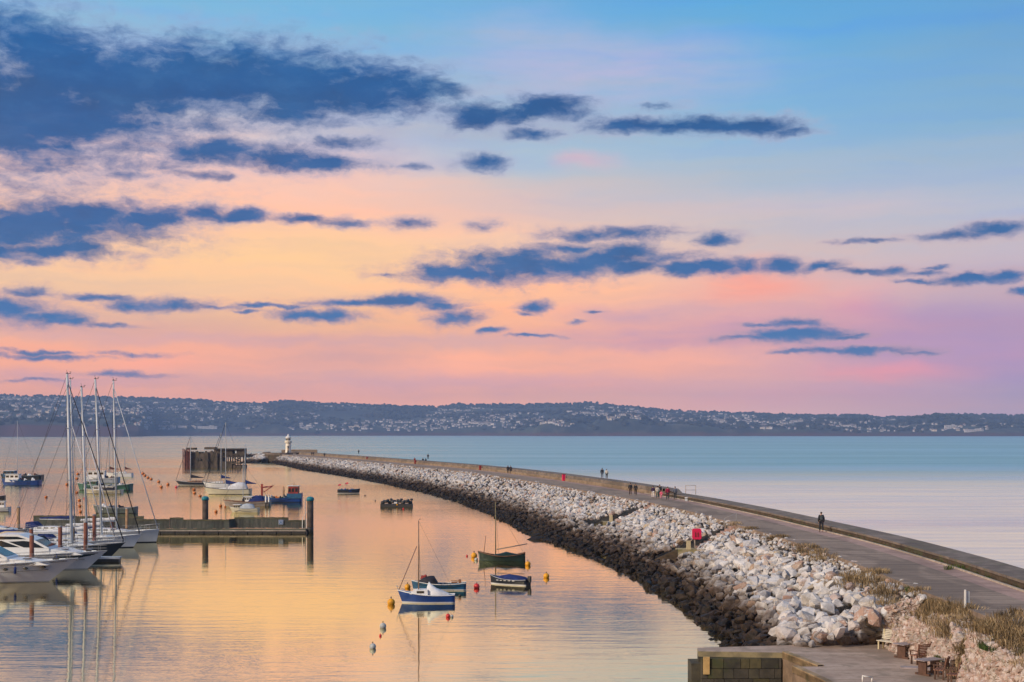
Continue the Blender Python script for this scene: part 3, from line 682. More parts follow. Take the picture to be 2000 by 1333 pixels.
# low rubble bank beyond the head
it = []
for i in range(420):
    px = rnd.uniform(478, 560); Yb = rnd.uniform(800, 830); r = rnd.uniform(.5, 1.2); it.append((xat(px, Yb), Yb, rnd.uniform(0, 1.1), r * 1.6, r, r, rmat(), rnd.random()))
tag(scatter('rubble_bank', it, rock_shapes, rm_m), 'low dark bank of rubble left of the lighthouse', 'stones', kind='stuff')
it = []
for i in range(900):
    a = rnd.uniform(PI * .45, PI * 1.45); q = rnd.uniform(9, 17); x = -107 + q * math.cos(a) * .8; yb = 672 + q * math.sin(a) * 2.2; r = rnd.uniform(.5, 1.0)
    it.append((x, yb, 3.0 - (q - 9) * .42, r * 1.3, r, r, rmat(), rnd.random()))
tag(scatter('head_rubble', it, rock_shapes, rm_m), 'dark rubble round the head of the breakwater', 'stones', kind='stuff')

# ------------------------------------------------------------------ lighthouse and the head
white = paint('white_paint', (.74, .73, .70), .5, .06, 2.0, dirt=(.45, .42, .36, 1)); rust = paint('rust_stain', (.45, .24, .10), .8, .3, 2.0)
cream = paint('cream_paint', (.80, .75, .64), .6, .1, .6, dirt=(.60, .44, .26, 1)); dark = paint('dark_metal', (.03, .03, .032), .5, .2)
grey = paint('grey_metal', (.34, .35, .36), .45, .15)
LX, LY = xat(563, 662), 662.0; LZ = 3.6
lh = empty('lighthouse', (LX, LY, LZ + .1), label='small white round lighthouse with gallery at the breakwater head', cat='lighthouse')
g = MB(); g.lathe([(1.75, 0), (1.7, .4), (1.5, 1.2), (1.35, 5.2), (1.3, 5.6)], n=20); g.build('tower', cream, lh)
g = MB(); g.lathe([(1.4, 5.45), (1.85, 5.7), (1.9, 5.85), (1.9, 5.95), (1.2, 5.95)], n=20)
g.lathe([(1.78, 5.95), (1.8, 6.75), (1.74, 6.78), (1.74, 6.0)], n=20); g.build('gallery', cream, lh)
g = MB(); g.lathe([(1.15, 5.9), (1.15, 8.1)], n=12); g.build('lantern', [cream], lh)
g = MB()
for i in range(6):
    a = R(-150 + i * 24); g.box((1.16 * math.cos(a), 1.16 * math.sin(a), 7.35), (.1, .32, .8), 0, rz=a)
g.build('lantern_window', glassd, lh)
g = MB(); g.lathe([(1.4, 8.05), (1.42, 8.3), (1.25, 8.7), (.8, 9.1), (.42, 9.3), (.40, 9.7), (.2, 10.0), (.05, 10.2)], n=16); g.build('dome', white, lh); lh.scale = (.88, .88, .88)
g = MB(); g.box((.1, -1.55, 3.6), (.55, .2, 1.2), 0); g.box((.1, -1.72, 1.0), (.7, .25, 1.5), 0); g.build('window', dark, lh)
g = MB(); g.box((.0, -1.58, 2.35), (.35, .12, 1.5)); g.box((-.2, -1.68, .5), (.4, .15, 1.1)); g.build('rust_streak', rust, lh)
hd = empty('head_platform', (-101, 670, 0), label='raised stone platform under the lighthouse with low wall', cat='platform')
g = MB(); n = 28; pts = [(11.5 * math.cos(2 * PI * i / n), 24 * math.sin(2 * PI * i / n)) for i in range(n)]
g.prism(pts, -1.5, 3.6, 0); g.build('base', darkw, hd)
g = MB(); g.prism([(x * .99, y * .99) for x, y in pts[:]], 3.602, 3.75, 0); g.build('coping', wallm, hd)
g = MB()
for i in range(12, 25):
    a0, a1 = 2 * PI * i / n, 2 * PI * (i + 1) / n
    A = Vector((10.8 * math.cos(a0), 23 * math.sin(a0), 0)); B = Vector((10.8 * math.cos(a1), 23 * math.sin(a1), 0)); d = B - A
    g.box(((A + B) / 2 + Vector((0, 0, 4.1))), (d.length, .5, .8), 0, rz=math.atan2(d.y, d.x))
g.build('low_wall', wallm, hd)
g = MB(); g.box((3, 20, 4.5), (15, 1.2, 1.7)); g.box((-3, 12, 4.5), (3.4, 2.4, 1.7)); g.build('back_wall', ochre, hd)
g = MB(); g.prism([(-8, -20), (9, -23.5), (16, -40), (18, -40), (12, -18), (-7, -17)], -1, 3.2); g.build('apron', wallm, hd)
ladder = empty('tide_ladder', (xat(575, 634), 634, 0), label='pale ladder standing against the dark rocks below the lighthouse', cat='ladder')
g = MB(); g.box((-.35, 0, 2.2), (.2, .2, 4.4)); g.box((.35, 0, 2.2), (.2, .2, 4.4)); g.build('rail', kerbm, ladder)
g = MB()
for k in range(12): g.box((0, 0, .3 + k * .36), (.6, .1, .1))
g.build('rung', kerbm, ladder)

# ------------------------------------------------------------------ ruined jetty
JY = 560.0; jx = lambda p: xat(p, JY); jz = lambda q: zat(q, JY)
jt = empty('ruined_jetty', (jx(420), JY, 0), label='derelict concrete and timber jetty standing alone in the harbour mouth', cat='jetty')
ruin = concrete('ruin_concrete', (.05, .04, .032, 1), (.15, .115, .085, 1), (.8, .8, .3), .6, green=(.09, .08, .04, 1)); timber = paint('black_timber', (.045, .035, .03), .9, .4, 3)
rustm = paint('red_rust', (.16, .055, .04), .9, .4, 1.0)
g = MB()
for i in range(8):
    x0 = jx(363 + i * 9.2) - jx(420); q = 882.5 + (0, 2.6, .8, 3.4, 1.2, 0, 2.2, .6)[i]; g.box((x0 + .85, 2 + (i % 3) * .3, jz(q) / 2 - .4), (1.78, 9 - (i % 2) * .7, jz(q) + .8), 0); g.box((x0 + rnd.uniform(.3, 1.2), -.5, jz(q) + .15), (rnd.uniform(.4, 1.1), 1.5, rnd.uniform(.3, .9)), 0, rz=rnd.uniform(0, .6))
g.box((jx(372) - jx(420), 2.2, 7.1), (3.5, 3, .8), 0); g.box((jx(410) - jx(420), 1.5, 7.3), (4, 4, .9), 0); g.build('blockhouse', ruin, jt)
g = MB()
for i in range(5): g.box((jx(361 + i * 3.2) - jx(420), -3.0, 3.5), (.35, .35, 7.4 - .4 * (i % 2)), 0)
g.build('fender_pile', rustm, jt)
g = MB()
for p, q in ((387, 897), (393, 897), (408, 899), (374, 890)): g.box((jx(p) - jx(420), -2.52, jz(q)), (.8, .1, .9))
g.build('wall_opening', dark, jt)
g = MB(); X0, X1 = jx(419) - jx(420), jx(478) - jx(420)
g.box(((X0 + X1) / 2, 1, jz(877.5)), (X1 - X0, 6, .45)); g.box(((X0 + X1) / 2, -1.9, jz(892)), (X1 - X0, .35, .5)); g.build('roof_slab', timber, jt)
g = MB(); zz0, zz1 = jz(892) , jz(878)
for a, b in ((419, 455), (463, 478)): g.box(((jx(a) + jx(b)) / 2 - jx(420), 1.6, (zz0 + zz1) / 2), (jx(b) - jx(a), 5.4, zz1 - zz0))
g.box((jx(459) - jx(420), 1.6, zz0 + .55), (jx(463) - jx(455) + .1, 5.3, 1.1)); g.box((jx(459) - jx(420), 1.6, zz1 - .3), (jx(463) - jx(455) + .1, 5.3, .5)); g.build('wall_panel', ruin, jt)
for k, p in enumerate((437, 447, 456, 466, 477)):
    g = MB(); g.box((jx(p) - jx(420), -1.4, 2.2), (.42, .42, 5.4)); g.box((jx(p) - jx(420), 3.4, 2.2), (.42, .42, 5.4)); g.build('leg', timber, jt)
g = MB(); g.tube((jx(456) - jx(420), -1.4, 3.9), (jx(476) - jx(420), -1.4, 1.8), .2, n=4); g.tube((jx(472) - jx(420), -1.6, 4.2), (jx(458) - jx(420), -1.6, 1.4), .2, n=4); g.build('brace', timber, jt)
g = MB(); g.box((jx(442) - jx(420), .5, .9), (jx(456) - jx(430), 5, 2.9)); g.box((jx(468) - jx(420), .8, .5), (jx(479) - jx(456), 5, 1.0)); g.box((jx(467) - jx(420), -.5, jz(905)), (jx(479) - jx(455), 4, .45)); g.build('lower_deck', ruin, jt)

# ------------------------------------------------------------------ timber pontoon with piles
pw_ = concrete('weathered_planks', (.06, .064, .055, 1), (.13, .13, .11, 1), (3.0, 3.0, .25), 1.4, green=(.08, .10, .08, 1))
moss = concrete('mossy_planks', (.07, .075, .04, 1), (.16, .145, .085, 1), scale=1.2)
PY = 194.0; px_ = lambda p: xat(p, PY)
def fence_run(root, pa, pb, ztop, y=0.0, ya=None):
    g = MB(); xa, xb = px_(pa) - root.location.x, px_(pb) - root.location.x
    n = max(1, int(abs(xb - xa) / .42)); y2 = y if ya is None else ya
    for i in range(n):
        u = (i + .5) / n; x = xa + (xb - xa) * u
        g.box((x, y + (y2 - y) * u, .55 + (ztop - .55) / 2), (math.hypot(xb - xa, y2 - y) / n * .97, .06 + .02 * (i % 2), ztop - .55 + .03 * (i % 3)), 0, rz=math.atan2(y2 - y, xb - xa))
    g.box(((xa + xb) / 2, (y + y2) / 2 - .06, ztop - .12), (math.hypot(xb - xa, y2 - y), .05, .14), 1, rz=math.atan2(y2 - y, xb - xa))
    return g
pn = empty('wave_screen_pontoon', (px_(470), PY, 0), label='long floating timber pontoon with plank wave screen between two capped piles', cat='pontoon')
for k, (a, b, zt, y, y2) in enumerate([(265, 330, 1.75, .4, None), (330, 357, 1.95, .45, None), (357, 446, 1.7, .4, None), (446, 455, 1.75, .35, 1.1), (455, 561, 1.95, 1.1, None), (561, 596, 1.6, .9, None)]):
    fence_run(pn, a, b, zt, y, y2).build('plank_screen', [pw_, moss], pn)
g = MB(); xa, xb = px_(262) - pn.location.x, px_(600) - pn.location.x
g.box(((xa + xb) / 2, -.5, .42), (xb - xa, 1.9, .22)); g.build('walkway', moss, pn)
g = MB()
n = 12
for i in range(n): x = xa + (xb - xa) * (i + .5) / n; g.box((x, -.5, .0), ((xb - xa) / n * .94, 1.8, .58))
g.build('float', dark, pn)
g = MB(); g.box((xa + (xb - xa) * .5, -1.5, .36), (xb - xa, .08, .16)); g.build('edge_beam', kerbm, pn)
g = MB(); x = px_(589) - pn.location.x; g.box((x, .8, 1.1), (.1, .1, 1.6)); g.box((x + .5, .8, 1.1), (.08, .08, 1.4)); g.tube((x, .7, 1.9), (x + .75, .7, 2.9), .035, n=5); g.build('end_post', white, pn)
sgn = empty('safety_sign', (px_(546.5), PY + .95, 1.32), label='small blue square sign with pale ring on the plank screen', cat='sign')
bluep = paint('sign_blue', (.03, .14, .36), .4, .05); whp = paint('sign_white', (.8, .8, .8), .4, .03)
g = MB(); g.box((0, 0, 0), (.62, .04, .62)); g.build('panel', bluep, sgn)
g = MB()
for i in range(16):
    a0, a1 = 2 * PI * i / 16, 2 * PI * (i + 1) / 16
    g.tube((.16 * math.cos(a0), -.035, .16 * math.sin(a0)), (.16 * math.cos(a1), -.035, .16 * math.sin(a1)), .03, n=4)
g.box((0, -.035, -.27), (.56, .012, .03)); g.box((0, -.035, .27), (.56, .012, .03)); g.box((.27, -.035, 0), (.03, .012, .56)); g.box((-.27, -.035, 0), (.03, .012, .56)); g.build('ring_symbol', whp, sgn)
sc_ = empty('wave_screen_pontoon', (px_(90), PY + 4, 0), label='left run of plank wave screen behind the moored yachts', cat='pontoon')
for (a, b, zt) in ((44, 130, 2.0), (130, 265, 1.9)): fence_run(sc_, a, b, zt, .4).build('plank_screen', [pw_, moss], sc_)
g = MB(); g.box((px_(150) - sc_.location.x, -.4, .3), (px_(262) - px_(38), 1.8, .5)); g.build('float', dark, sc_)
steel = paint('steel_pile', (.085, .065, .055), .75, .35, 1.2, dirt=(.16, .09, .05, 1)); teal = paint('teal_cap', (.01, .20, .26), .5, .15, 2)
brown = paint('brown_pile', (.22, .07, .04), .7, .25, 1.5, dirt=(.30, .20, .10, 1)); tanp = paint('tan_pile', (.36, .22, .12), .8, .25, 1.5)
def pile(px, ytop, Y, r, m, lab, cap=None, grp='brown mooring piles'):
    root = empty('mooring_pile', (xat(px, Y), Y, 0), label=lab, cat='pile', group=grp)
    h = zat(ytop, Y); g = MB(); g.lathe([(r, -1.5), (r, h - .45 * (cap is not None)), (r * .9, h - .4 * (cap is not None))], n=14); g.build('shaft', m, root)
    g = MB()
    if cap: g.lathe([(r * 1.16, h - .5), (r * 1.18, h - .15), (r * .7, h), (.05, h + .05)], n=14); g.build('cap', cap, root)
    else: g.lathe([(r * 1.05, h - .12), (r * 1.05, h - .02), (r * .5, h + .03)], n=14); g.build('cap', grey, root)
    g = MB(); g.lathe([(r * 1.02, -.4), (r * 1.03, .55), (r * 1.0, .75)], n=14); g.build('weed_band', dark, root)
    return root
p1 = pile(401, 970, PY + .9, .40, steel, 'thick dark pile with teal cap rising behind the middle of the pontoon', teal, 'teal capped piles')
p2 = pile(606, 971, PY - .6, .42, steel, 'thick dark pile with teal cap at the right end of the pontoon', teal, 'teal capped piles')
g = MB(); g.tube((-.62, -.2, .3), (-.62, -.2, 4.5), .05, n=6); g.box((-.4, -.1, 4.2), (.45, .06, .06)); g.build('guide_rail', grey, p2)
for (px, yt, Y, m, lab) in [(62, 1044, 134, brown, 'brown pile rising between the two nearest motor yachts'), (117.5, 1028, 146, brown, 'brown pile with pale cap in front of the thick white mast'), (142, 1030, 160, tanp, 'tan pile at the foot of the thickest mast'),
                            (167, 1019, 148, brown, 'brown pile just right of the thickest mast foot'), (184, 1005, 164, brown, 'slim brown pile between the two middle masts'), (36, 990, 186, tanp, 'tall tan pile at far left before the plank screen'),
                            (219, 1015, 178, brown, 'brown pile behind the furled foresail near the white bows'), (248, 993, 191, tanp, 'short tan pile before the plank screen near the grey boat'), (61, 1032, 152, brown, 'short brown pile beside the tan canopy')]:
    pile(px, yt, Y, .2, m, lab)

# ------------------------------------------------------------------ boats
gel = paint('white_gelcoat', (.84, .86, .86), .25, .03, .8); gelg = paint('grey_gelcoat', (.50, .53, .55), .35, .06, .8); navy = paint('navy_hull', (.005, .008, .02), .4, .2, .8)
blueh = paint('blue_hull', (.006, .05, .25), .45, .2, .8); tealh = paint('teal_hull', (.010, .09, .20), .5, .25, 1.5, dirt=(.04, .10, .11, 1)); greenh = paint('green_hull', (.005, .022, .017), .55, .3, 1.5)
greenb = paint('green_boat', (.035, .12, .09), .55, .3, 1.2); redh = paint('red_paint', (.26, .03, .025), .5, .25, 1.5); af = paint('antifoul', (.012, .014, .02), .6, .3); boot = paint('boot_stripe', (.7, .7, .7), .4, .05)
canv_b = paint('blue_canvas', (.008, .025, .14), .9, .25, 2, bump=.5); canv_g = paint('grey_canvas', (.42, .47, .52), .9, .1, 2, bump=.5); canv_t = paint('tan_canvas', (.58, .42, .24), .9, .15, 2, bump=.5); canv_w = paint('white_canvas', (.66, .68, .72), .9, .1, 2, bump=.5)
canv_n = paint('dark_canvas', (.015, .016, .028), .9, .3, 2, bump=.5); wood = paint('varnished_wood', (.22, .10, .045), .5, .3, 2.5); alu = paint('mast_alloy', (.50, .55, .60), .38, .06, 2); black = paint('black_line', (.012, .012, .013), .6, .1)
creamh = paint('cream_hull', (.66, .62, .46), .4, .06, .8); brownc = paint('brown_canvas', (.12, .045, .035), .9, .2, 2); orange = paint('orange_buoy', (.62, .17, .02), .5, .25, 3, dirt=(.20, .09, .03, 1)); yellow = paint('yellow_buoy', (.74, .34, .01), .5, .2, 3)
redb = paint('red_buoy', (.60, .03, .03), .45, .2, 3); wbuoy = paint('white_buoy', (.45, .48, .48), .6, .15, 3, dirt=(.2, .22, .2, 1)); pinkb = paint('pink_buoy', (.75, .08, .10), .5, .1)

def hull_rows(L, B, fb, rake, sw, draft=.45, full=.45, tuck=.8):
    "stations stern to bow; returns rows and deck edge points. fb: freeboard stern, middle, bow"
    N = 18; rows = []; edge = []
    for i in range(N + 1):
        t = i / N
        f = (1 - max(0, (t - full) / (1 - full)) ** 2.3) * (sw + (1 - sw) * min(1, t / .45) ** .8)
        w = max(B / 2 * f, .012)
        zs = fb[0] * (1 - t) * (1 - 2 * t) + fb[1] * 4 * t * (1 - t) + fb[2] * t * (2 * t - 1)
        lv = [(-draft * (1 - .6 * t ** 3), 0.02), (-draft * .45, .62 - .3 * t * t), (0.0, tuck - .30 * t * t), (.10, tuck + .03 - .28 * t * t)]
        for q in (.3, .6, .9, 1.0): lv.append((.10 + (zs - .10) * q, min(1, tuck + (1 - tuck) * q + .0 - .26 * t * t * (1 - q))))
        P = []
        for z, k in lv:
            x = -L / 2 + t * (L - rake * (1 - max(-.3, z / fb[2])) * 1.0)
            P.append((x, w * k, z))
        rows.append([(x, y, z) for x, y, z in reversed(P)] + [(x, -y, z) for x, y, z in P[1:]])
        edge.append(P[-1])
    return rows, edge
def make_hull(root, L, B, fb, rake, sw, mats, deckm_, inset=.06, **kw):
    "mats: antifoul, boot, topside, sheer stripe"
    rows, edge = hull_rows(L, B, fb, rake, sw, **kw); nc = len(rows[0]) - 1
    def mi(r, c):
        q = c if c < nc / 2 else nc - 1 - c     # 0 at the sheer
        return {0: 3, 1: 2, 2: 2, 3: 2, 4: 1, 5: 0}.get(q, 0)
    g = MB(); g.grid(rows, m=mi)
    b = len(g.v); g.v += [tuple(p) for p in rows[0]]; g.f.append(tuple(range(b, b + nc + 1))); g.m.append(2); g.sm.append(False)
    h = g.build('hull', mats, root)
    g = MB(); rr = []
    for x, y, z in edge: rr.append([(x, y - .01, z - inset), (x, y * .5, z - inset + .03 * min(1, y)), (x, 0, z - inset + .045 * min(1, y)), (x, -y * .5, z - inset + .03 * min(1, y)), (x, -y + .01, z - inset)])
    g.grid(rr, m=0); g.build('deck', deckm_, root, fix=False)
    g = MB()
    for s in (1, -1):
        for a, b_ in zip(edge, edge[1:]): g.tube((a[0], s * a[1], a[2] + .01), (b_[0], s * b_[1], b_[2] + .01), .03 + .004 * L / 3, n=5, cap=False)
    g.build('gunwale', mats[4] if len(mats) > 4 else mats[3], root)
    return edge
def zdeck(fb, t): return fb[0] * (1 - t) * (1 - 2 * t) + fb[1] * 4 * t * (1 - t) + fb[2] * t * (2 * t - 1)

def rails(root, edge, h=.6, frm=3, to=None, name='guard_rail'):
    g = MB(); E = edge[frm:to]
    for s in (1, -1):
        for a, b in zip(E, E[1:]):
            for k in (h, h * .5): g.tube((a[0], s * a[1] * .94, a[2] + k), (b[0], s * b[1] * .94, b[2] + k), .014, n=4, cap=False)
        for a in E[::2]: g.tube((a[0], s * a[1] * .94, a[2] - .05), (a[0], s * a[1] * .94, a[2] + h), .016, n=4, cap=False)
    g.build(name, grey, root)

def fenders(root, edge, idx=(5, 9, 12)):
    for i in idx:
        e = edge[i]
        for s in (1, -1):
            g = MB(); g.lathe([(.03, -.34), (.11, -.26), (.12, .18), (.04, .26), (.02, .62)], c=(e[0], s * (e[1] + .09), e[2] - .55), n=8); g.build('fender', gel if i % 2 else canv_b, root)
def yacht(name, px_bow, yw, L, B, fb, rake, mats, mast_px, mast_top, lab, jib=canv_n, boomc=canv_b, coach=gel, rz=0.0, mr=.11, cover=True, jib_top=.96, group='sailing yachts in the marina', tilt=.03, bow_y=None, sprayhood=canv_b, spread=2):
    Y = FP * CH / (yw - HY) if yw > 300 else yw
    s = 1 if abs(rz) < 1.6 else -1
    bx = xat(px_bow, Y); cx = bx - s * L / 2
    root = empty(name, (cx, Y, 0), rz, lab, 'sailing yacht', group)
    edge = make_hull(root, L, B, fb, rake, .7, mats, gel)
    rails(root, edge, .6, 2)
    zm = zdeck(fb, .55)
    g = MB(); W = B * .28; g.sweep([(-L * .22, zm), (-L * .20, zm + .42), (-.02 * L, zm + .40), (L * .16, zm + .22), (L * .22, zm)], -W, W); g.build('coachroof', coach, root)
    g = MB()
    for q in range(4): g.box((-L * .15 + q * L * .07, 0, zm + .26), (L * .045, 2 * W + .03, .13))
    g.build('window', glassd, root)
    g = MB(); x0 = -L * .22; g.sweep([(x0 - .9, zm + .25), (x0 - .8, zm + .95), (x0 + .1, zm + .98), (x0 + .7, zm + .42)], -W * 1.05, W * 1.05); g.build('sprayhood', sprayhood, root)
    xm = (xat(mast_px, Y) - cx) * s; zt = zat(mast_top, Y); dx = -tilt * (zt - zm)
    M0 = Vector((xm, 0, zm - .05)); M1 = Vector((xm + dx, 0, zt))
    g = MB(); g.tube(M0, M1, mr, mr * .8, n=10); m_ = g.build('mast', alu, root)
    def mp(u): return M0.lerp(M1, u)
    g = MB()
    for u in ((.38, .68) if spread == 2 else (.5,)):
        p = mp(u); g.tube(p + Vector((0, -B * .26, .06)), p + Vector((0, B * .26, .06)), .04, n=5)
    g.build('spreader', alu, m_)
    g = MB(); p = mp(1); g.box(p + Vector((.12, 0, .05)), (.5, .06, .06)); g.tube(p, p + Vector((-.05, 0, .45)), .018, n=4); g.box(p + Vector((.35, 0, .22)), (.22, .04, .04)); g.tube(p + Vector((.3, 0, .05)), p + Vector((.36, 0, .25)), .015, n=4); g.ball(p + Vector((0, 0, .12)), .07, n=6, k=4); g.build('masthead_fitting', dark, m_)
    g = MB(); bowp = Vector((L / 2 - .25, 0, fb[2])); g.tube(mp(jib_top), bowp + Vector((0, 0, .35)), .045, .07, n=6); g.tube(bowp, bowp + Vector((0, 0, .35)), .07, n=6); g.build('furled_foresail', jib, root)
    g = MB(); st = Vector((-L / 2 + .1, 0, fb[0])); g.tube(mp(1), st, .02, n=4, cap=False)
    for sd_ in (1, -1):
        c = Vector((xm - .15, sd_ * B * .46, zm)); sp1 = mp(.38) + Vector((0, sd_ * B * .26, .06)); sp2 = mp(.68) + Vector((0, sd_ * B * .26, .06))
        g.path([c, sp1, sp2, mp(.97)], 0.019, n=4); g.tube(c + Vector((.3, 0, 0)), mp(.38), 0.019, n=4, cap=False)
    g.build('rigging', black, root)
    Lb = L * .36; bz = zm + 1.25
    g = MB(); g.tube((xm - .1, 0, bz), (xm - Lb, 0, bz + .05), .07, n=8); bo = g.build('boom', alu, root)
    if cover:
        g = MB(); rr = []
        for i in range(9):
            u = i / 8; x = xm - .15 - (Lb - .2) * u; hh = (.42 - .2 * u) * (1 + .12 * math.sin(i * 2.3)); ww = .15 - .04 * u
            rr.append([(x, ww * math.cos(a), bz + .05 + hh * .5 + hh * .5 * math.sin(a)) for a in [2 * PI * j / 8 for j in range(9)]])
        g.grid(rr); g.build('sail_cover', boomc, bo)
    g = MB(); e = edge[-1]; a = edge[-4]
    for s2 in (1, -1): g.path([(a[0], s2 * a[1], a[2]), (a[0] + .1, s2 * a[1], a[2] + .62), (e[0] + .05, s2 * .1, e[2] + .66)], .018, n=5)
    g.tube((e[0] + .05, -.1, e[2] + .66), (e[0] + .05, .1, e[2] + .66), .018, n=5); g.build('pulpit', grey, root)
    return root
gelw = [af, navy, gel, gel, gelg]
yacht('sailing_yacht', 245, 156.5, 12.5, 3.7, (1.15, 1.15, 1.5), 1.5, [af, af, navy, navy, grey], 140.5, 731, 'navy hulled sailing yacht with the thickest mast and black furled foresail', jib=canv_n, mr=.16, tilt=.028, boomc=canv_w, sprayhood=canv_n)
yacht('sailing_yacht', 276, 169, 11.5, 3.5, (1.2, 1.15, 1.5), .9, gelw, 199, 741, 'white sailing yacht whose bow ends just left of the grey bow', jib=canv_n, mr=.13, tilt=.042, boomc=canv_w)
yacht('sailing_yacht', 311, 177, 12.0, 3.6, (1.25, 1.25, 1.55), .35, [af, navy, gelg, gel, gelg], 228, 744, 'pale grey sailing yacht with upright bow nearest the pontoon', jib=alu, mr=.11, tilt=.022, boomc=canv_w)
yacht('sailing_yacht', 228, 163, 10.5, 3.2, (1.1, 1.05, 1.35), .9, gelw, 170.5, 757, 'white sailing yacht half hidden behind the navy one', jib=canv_w, mr=.13, tilt=.038, boomc=canv_w, jib_top=.8)
yacht('sailing_yacht', 205, 183, 12, 3.5, (1.1, 1.1, 1.4), .8, gelw, 146, 741, 'white sailing yacht moored furthest back by the plank screen', jib=canv_w, mr=.10, tilt=.03, boomc=canv_b, jib_top=.7)

def motor_yacht(px_bow, Y, L, B, fb, rake, lab, ports=None, band=False, rz=0.0, canopy=None, group='motor yachts in the marina', coup=True):
    bx = xat(px_bow, Y); root = empty('motor_yacht', (bx - L / 2, Y, 0), rz, lab, 'motor yacht', group)
    edge = make_hull(root, L, B, fb, rake, .92, [af, gelg, gel, gel, gelg], gel, full=.4, tuck=.74, draft=.5)
    zm = zdeck(fb, .5)
    g = MB()
    for s in (1, -1):      # dark styling line along the topsides
        pts = []
        for i in range(2, 17):
            t = i / 18; a = edge[i]; pts.append((a[0] - rake * .34 * t ** 2, s * (a[1] * (.985 - .06 * t * t) + .0), a[2] * .60 - .12 * (1 - t)))
        g.path(pts, .022, n=4)
        g.path([(edge[i][0], s * (edge[i][1] + .015), edge[i][2] - .14) for i in range(0, 18)], .028, n=4)
    g.build('rubbing_strake', dark, root)
    if ports:
        for p in ports:
            g = MB(); X = xat(p, Y - B / 2) - root.location.x; t = (X + L / 2) / L
            yy = np.interp(X, [e[0] for e in edge], [e[1] for e in edge]); zz = zdeck(fb, t) * .74
            g.ball((X, -yy * .985 , zz), (.24, .06, .12), n=14, k=6); g.build('porthole', glassd, root)
    if band:
        g = MB(); vs = []; 
        for s in (1, -1):
            rr = [[(edge[i][0] - .25, s * (edge[i][1] * .955 + .03), edge[i][2] - .22), (edge[i][0] - .5, s * (edge[i][1] * .90 + .03), edge[i][2] - .62 + .25 * max(0, (i - 14) / 3))] for i in range(12, 18)]
            g.grid(rr)
        g.build('hull_window', glassd, root, fix=False)
    g = MB(); W = B * .36
    rr = [(L * .30, .12, zm + .12), (L * .22, .8 * W / 1.3, zm + .42), (L * .08, W * .9, zm + .62), (-L * .02, W, zm + .7)]
    g.sweep([(-L * .30, zm - .1), (-L * .30, zm + .62), (-.02 * L, zm + .66), (L * .14, zm + .45), (L * .28, zm + .22), (L * .34, zm - .05)], -W * .92, W * .92)
    g.build('foredeck_coaming', gel, root)
    if coup:
        zb = zm + .6
        body = [(-L * .46, zb - .6), (-L * .44, zb + .95), (-L * .30, zb + 1.32), (-L * .14, zb + 1.30), (-L * .02, zb + .78), (L * .09, zb + .02), (L * .09, zb - .3)]
        g = MB(); g.sweep(body, -W, W); g.build('cabin', gel, root)
        for wp in ([(-L * .40, zb + .12), (-L * .385, zb + .62), (-L * .27, zb + .72), (-L * .13, zb + .10)], [(-L * .345, zb + .82), (-L * .30, zb + 1.12), (-L * .15, zb + 1.10), (-L * .08, zb + .86)], [(-L * .10, zb + .08), (-L * .215, zb + .62), (-L * .10, zb + .70), (-L * .03, zb + .60), (L * .055, zb + .04)]):
            g = MB(); g.sweep(wp, -W - .02, W + .02); g.build('side_window', glassd, root)
        g = MB(); g.add([(L * .075, -W * .86, zb + .12), (L * .075, W * .86, zb + .12), (-L * .015, W * .86, zb + .75), (-L * .015, -W * .86, zb + .75)], [(0, 1, 2, 3)])
        ws = g.build('windscreen', glassd, root, fix=False); ws.location = (.03, 0, .03)
        g = MB(); g.box((-L * .38, 0, zb + 1.55), (.5, W * 1.6, .1)); g.box((-L * .38, W * .75, zb + 1.3), (.3, .1, .6)); g.box((-L * .38, -W * .75, zb + 1.3), (.3, .1, .6)); g.ball((-L * .38, 0, zb + 1.75), (.25, .25, .18), n=8, k=5); g.build('radar_arch', gel, root)
    if canopy:
        zb = zm + .5
        rr = []
        for x, h, w in [(-L * .48, .2, .8), (-L * .46, 1.05, .95), (-L * .34, 1.45, 1.0), (-L * .18, 1.45, 1.0), (-L * .08, 1.0, .95), (L * .0, .25, .8)]:
            rr.append([(x, W * w * math.cos(a), zb - .3 + (h + .3) * max(0, math.sin(a)) ** .55) for a in [PI * j / 10 for j in range(11)]])
        g = MB(); g.grid(rr); g.build('canopy', canopy, root, fix=False)
        g = MB(); g.add([(-L * .075, -W * .8, zb + 1.0), (-L * .075, W * .8, zb + 1.0), (L * .03, W * .6, zb + .12), (L * .03, -W * .6, zb + .12)], [(0, 1, 2, 3)]); g.build('windscreen', glassd, root, fix=False)
    rails(root, edge, .55, 9, None, 'bow_rail')
    g = MB(); g.box((L * .36, 0, zdeck(fb, .86) + .1), (.5, .3, .15)); g.tube((L * .42, 0, fb[2] + .02), (L * .5 + .1, 0, fb[2] + .08), .06, n=6); g.build('anchor', dark, root)
    g = MB(); g.box((L * .18, 0, zm + .42), (.6, .6, .06)); g.build('hatch', glassd, root)
    fenders(root, edge)
    return root
motor_yacht(153, 130, 14.0, 4.0, (1.35, 1.6, 2.05), 2.6, 'nearest white motor yacht with three oval portholes', ports=(9, 46, 78))
motor_yacht(209, 142, 12.5, 3.9, (1.3, 1.5, 1.75), 1.9, 'white motor yacht with dark hull window, second from the front', band=True)
motor_yacht(182, 148.5, 10.5, 3.4, (1.1, 1.25, 1.5), 1.3, 'white motor cruiser with tan canvas canopy', canopy=canv_t, coup=False)
motor_yacht(150, 152.8, 9.5, 3.0, (1.0, 1.15, 1.35), 1.1, 'white motor cruiser with dark blue canopy behind the tan one', canopy=canv_b, coup=False)
motor_yacht(60, 180, 9, 3.2, (1.0, 1.2, 1.4), 1.1, 'small cruiser under black canopy at far left by the tall tan pile', canopy=canv_n, coup=False)
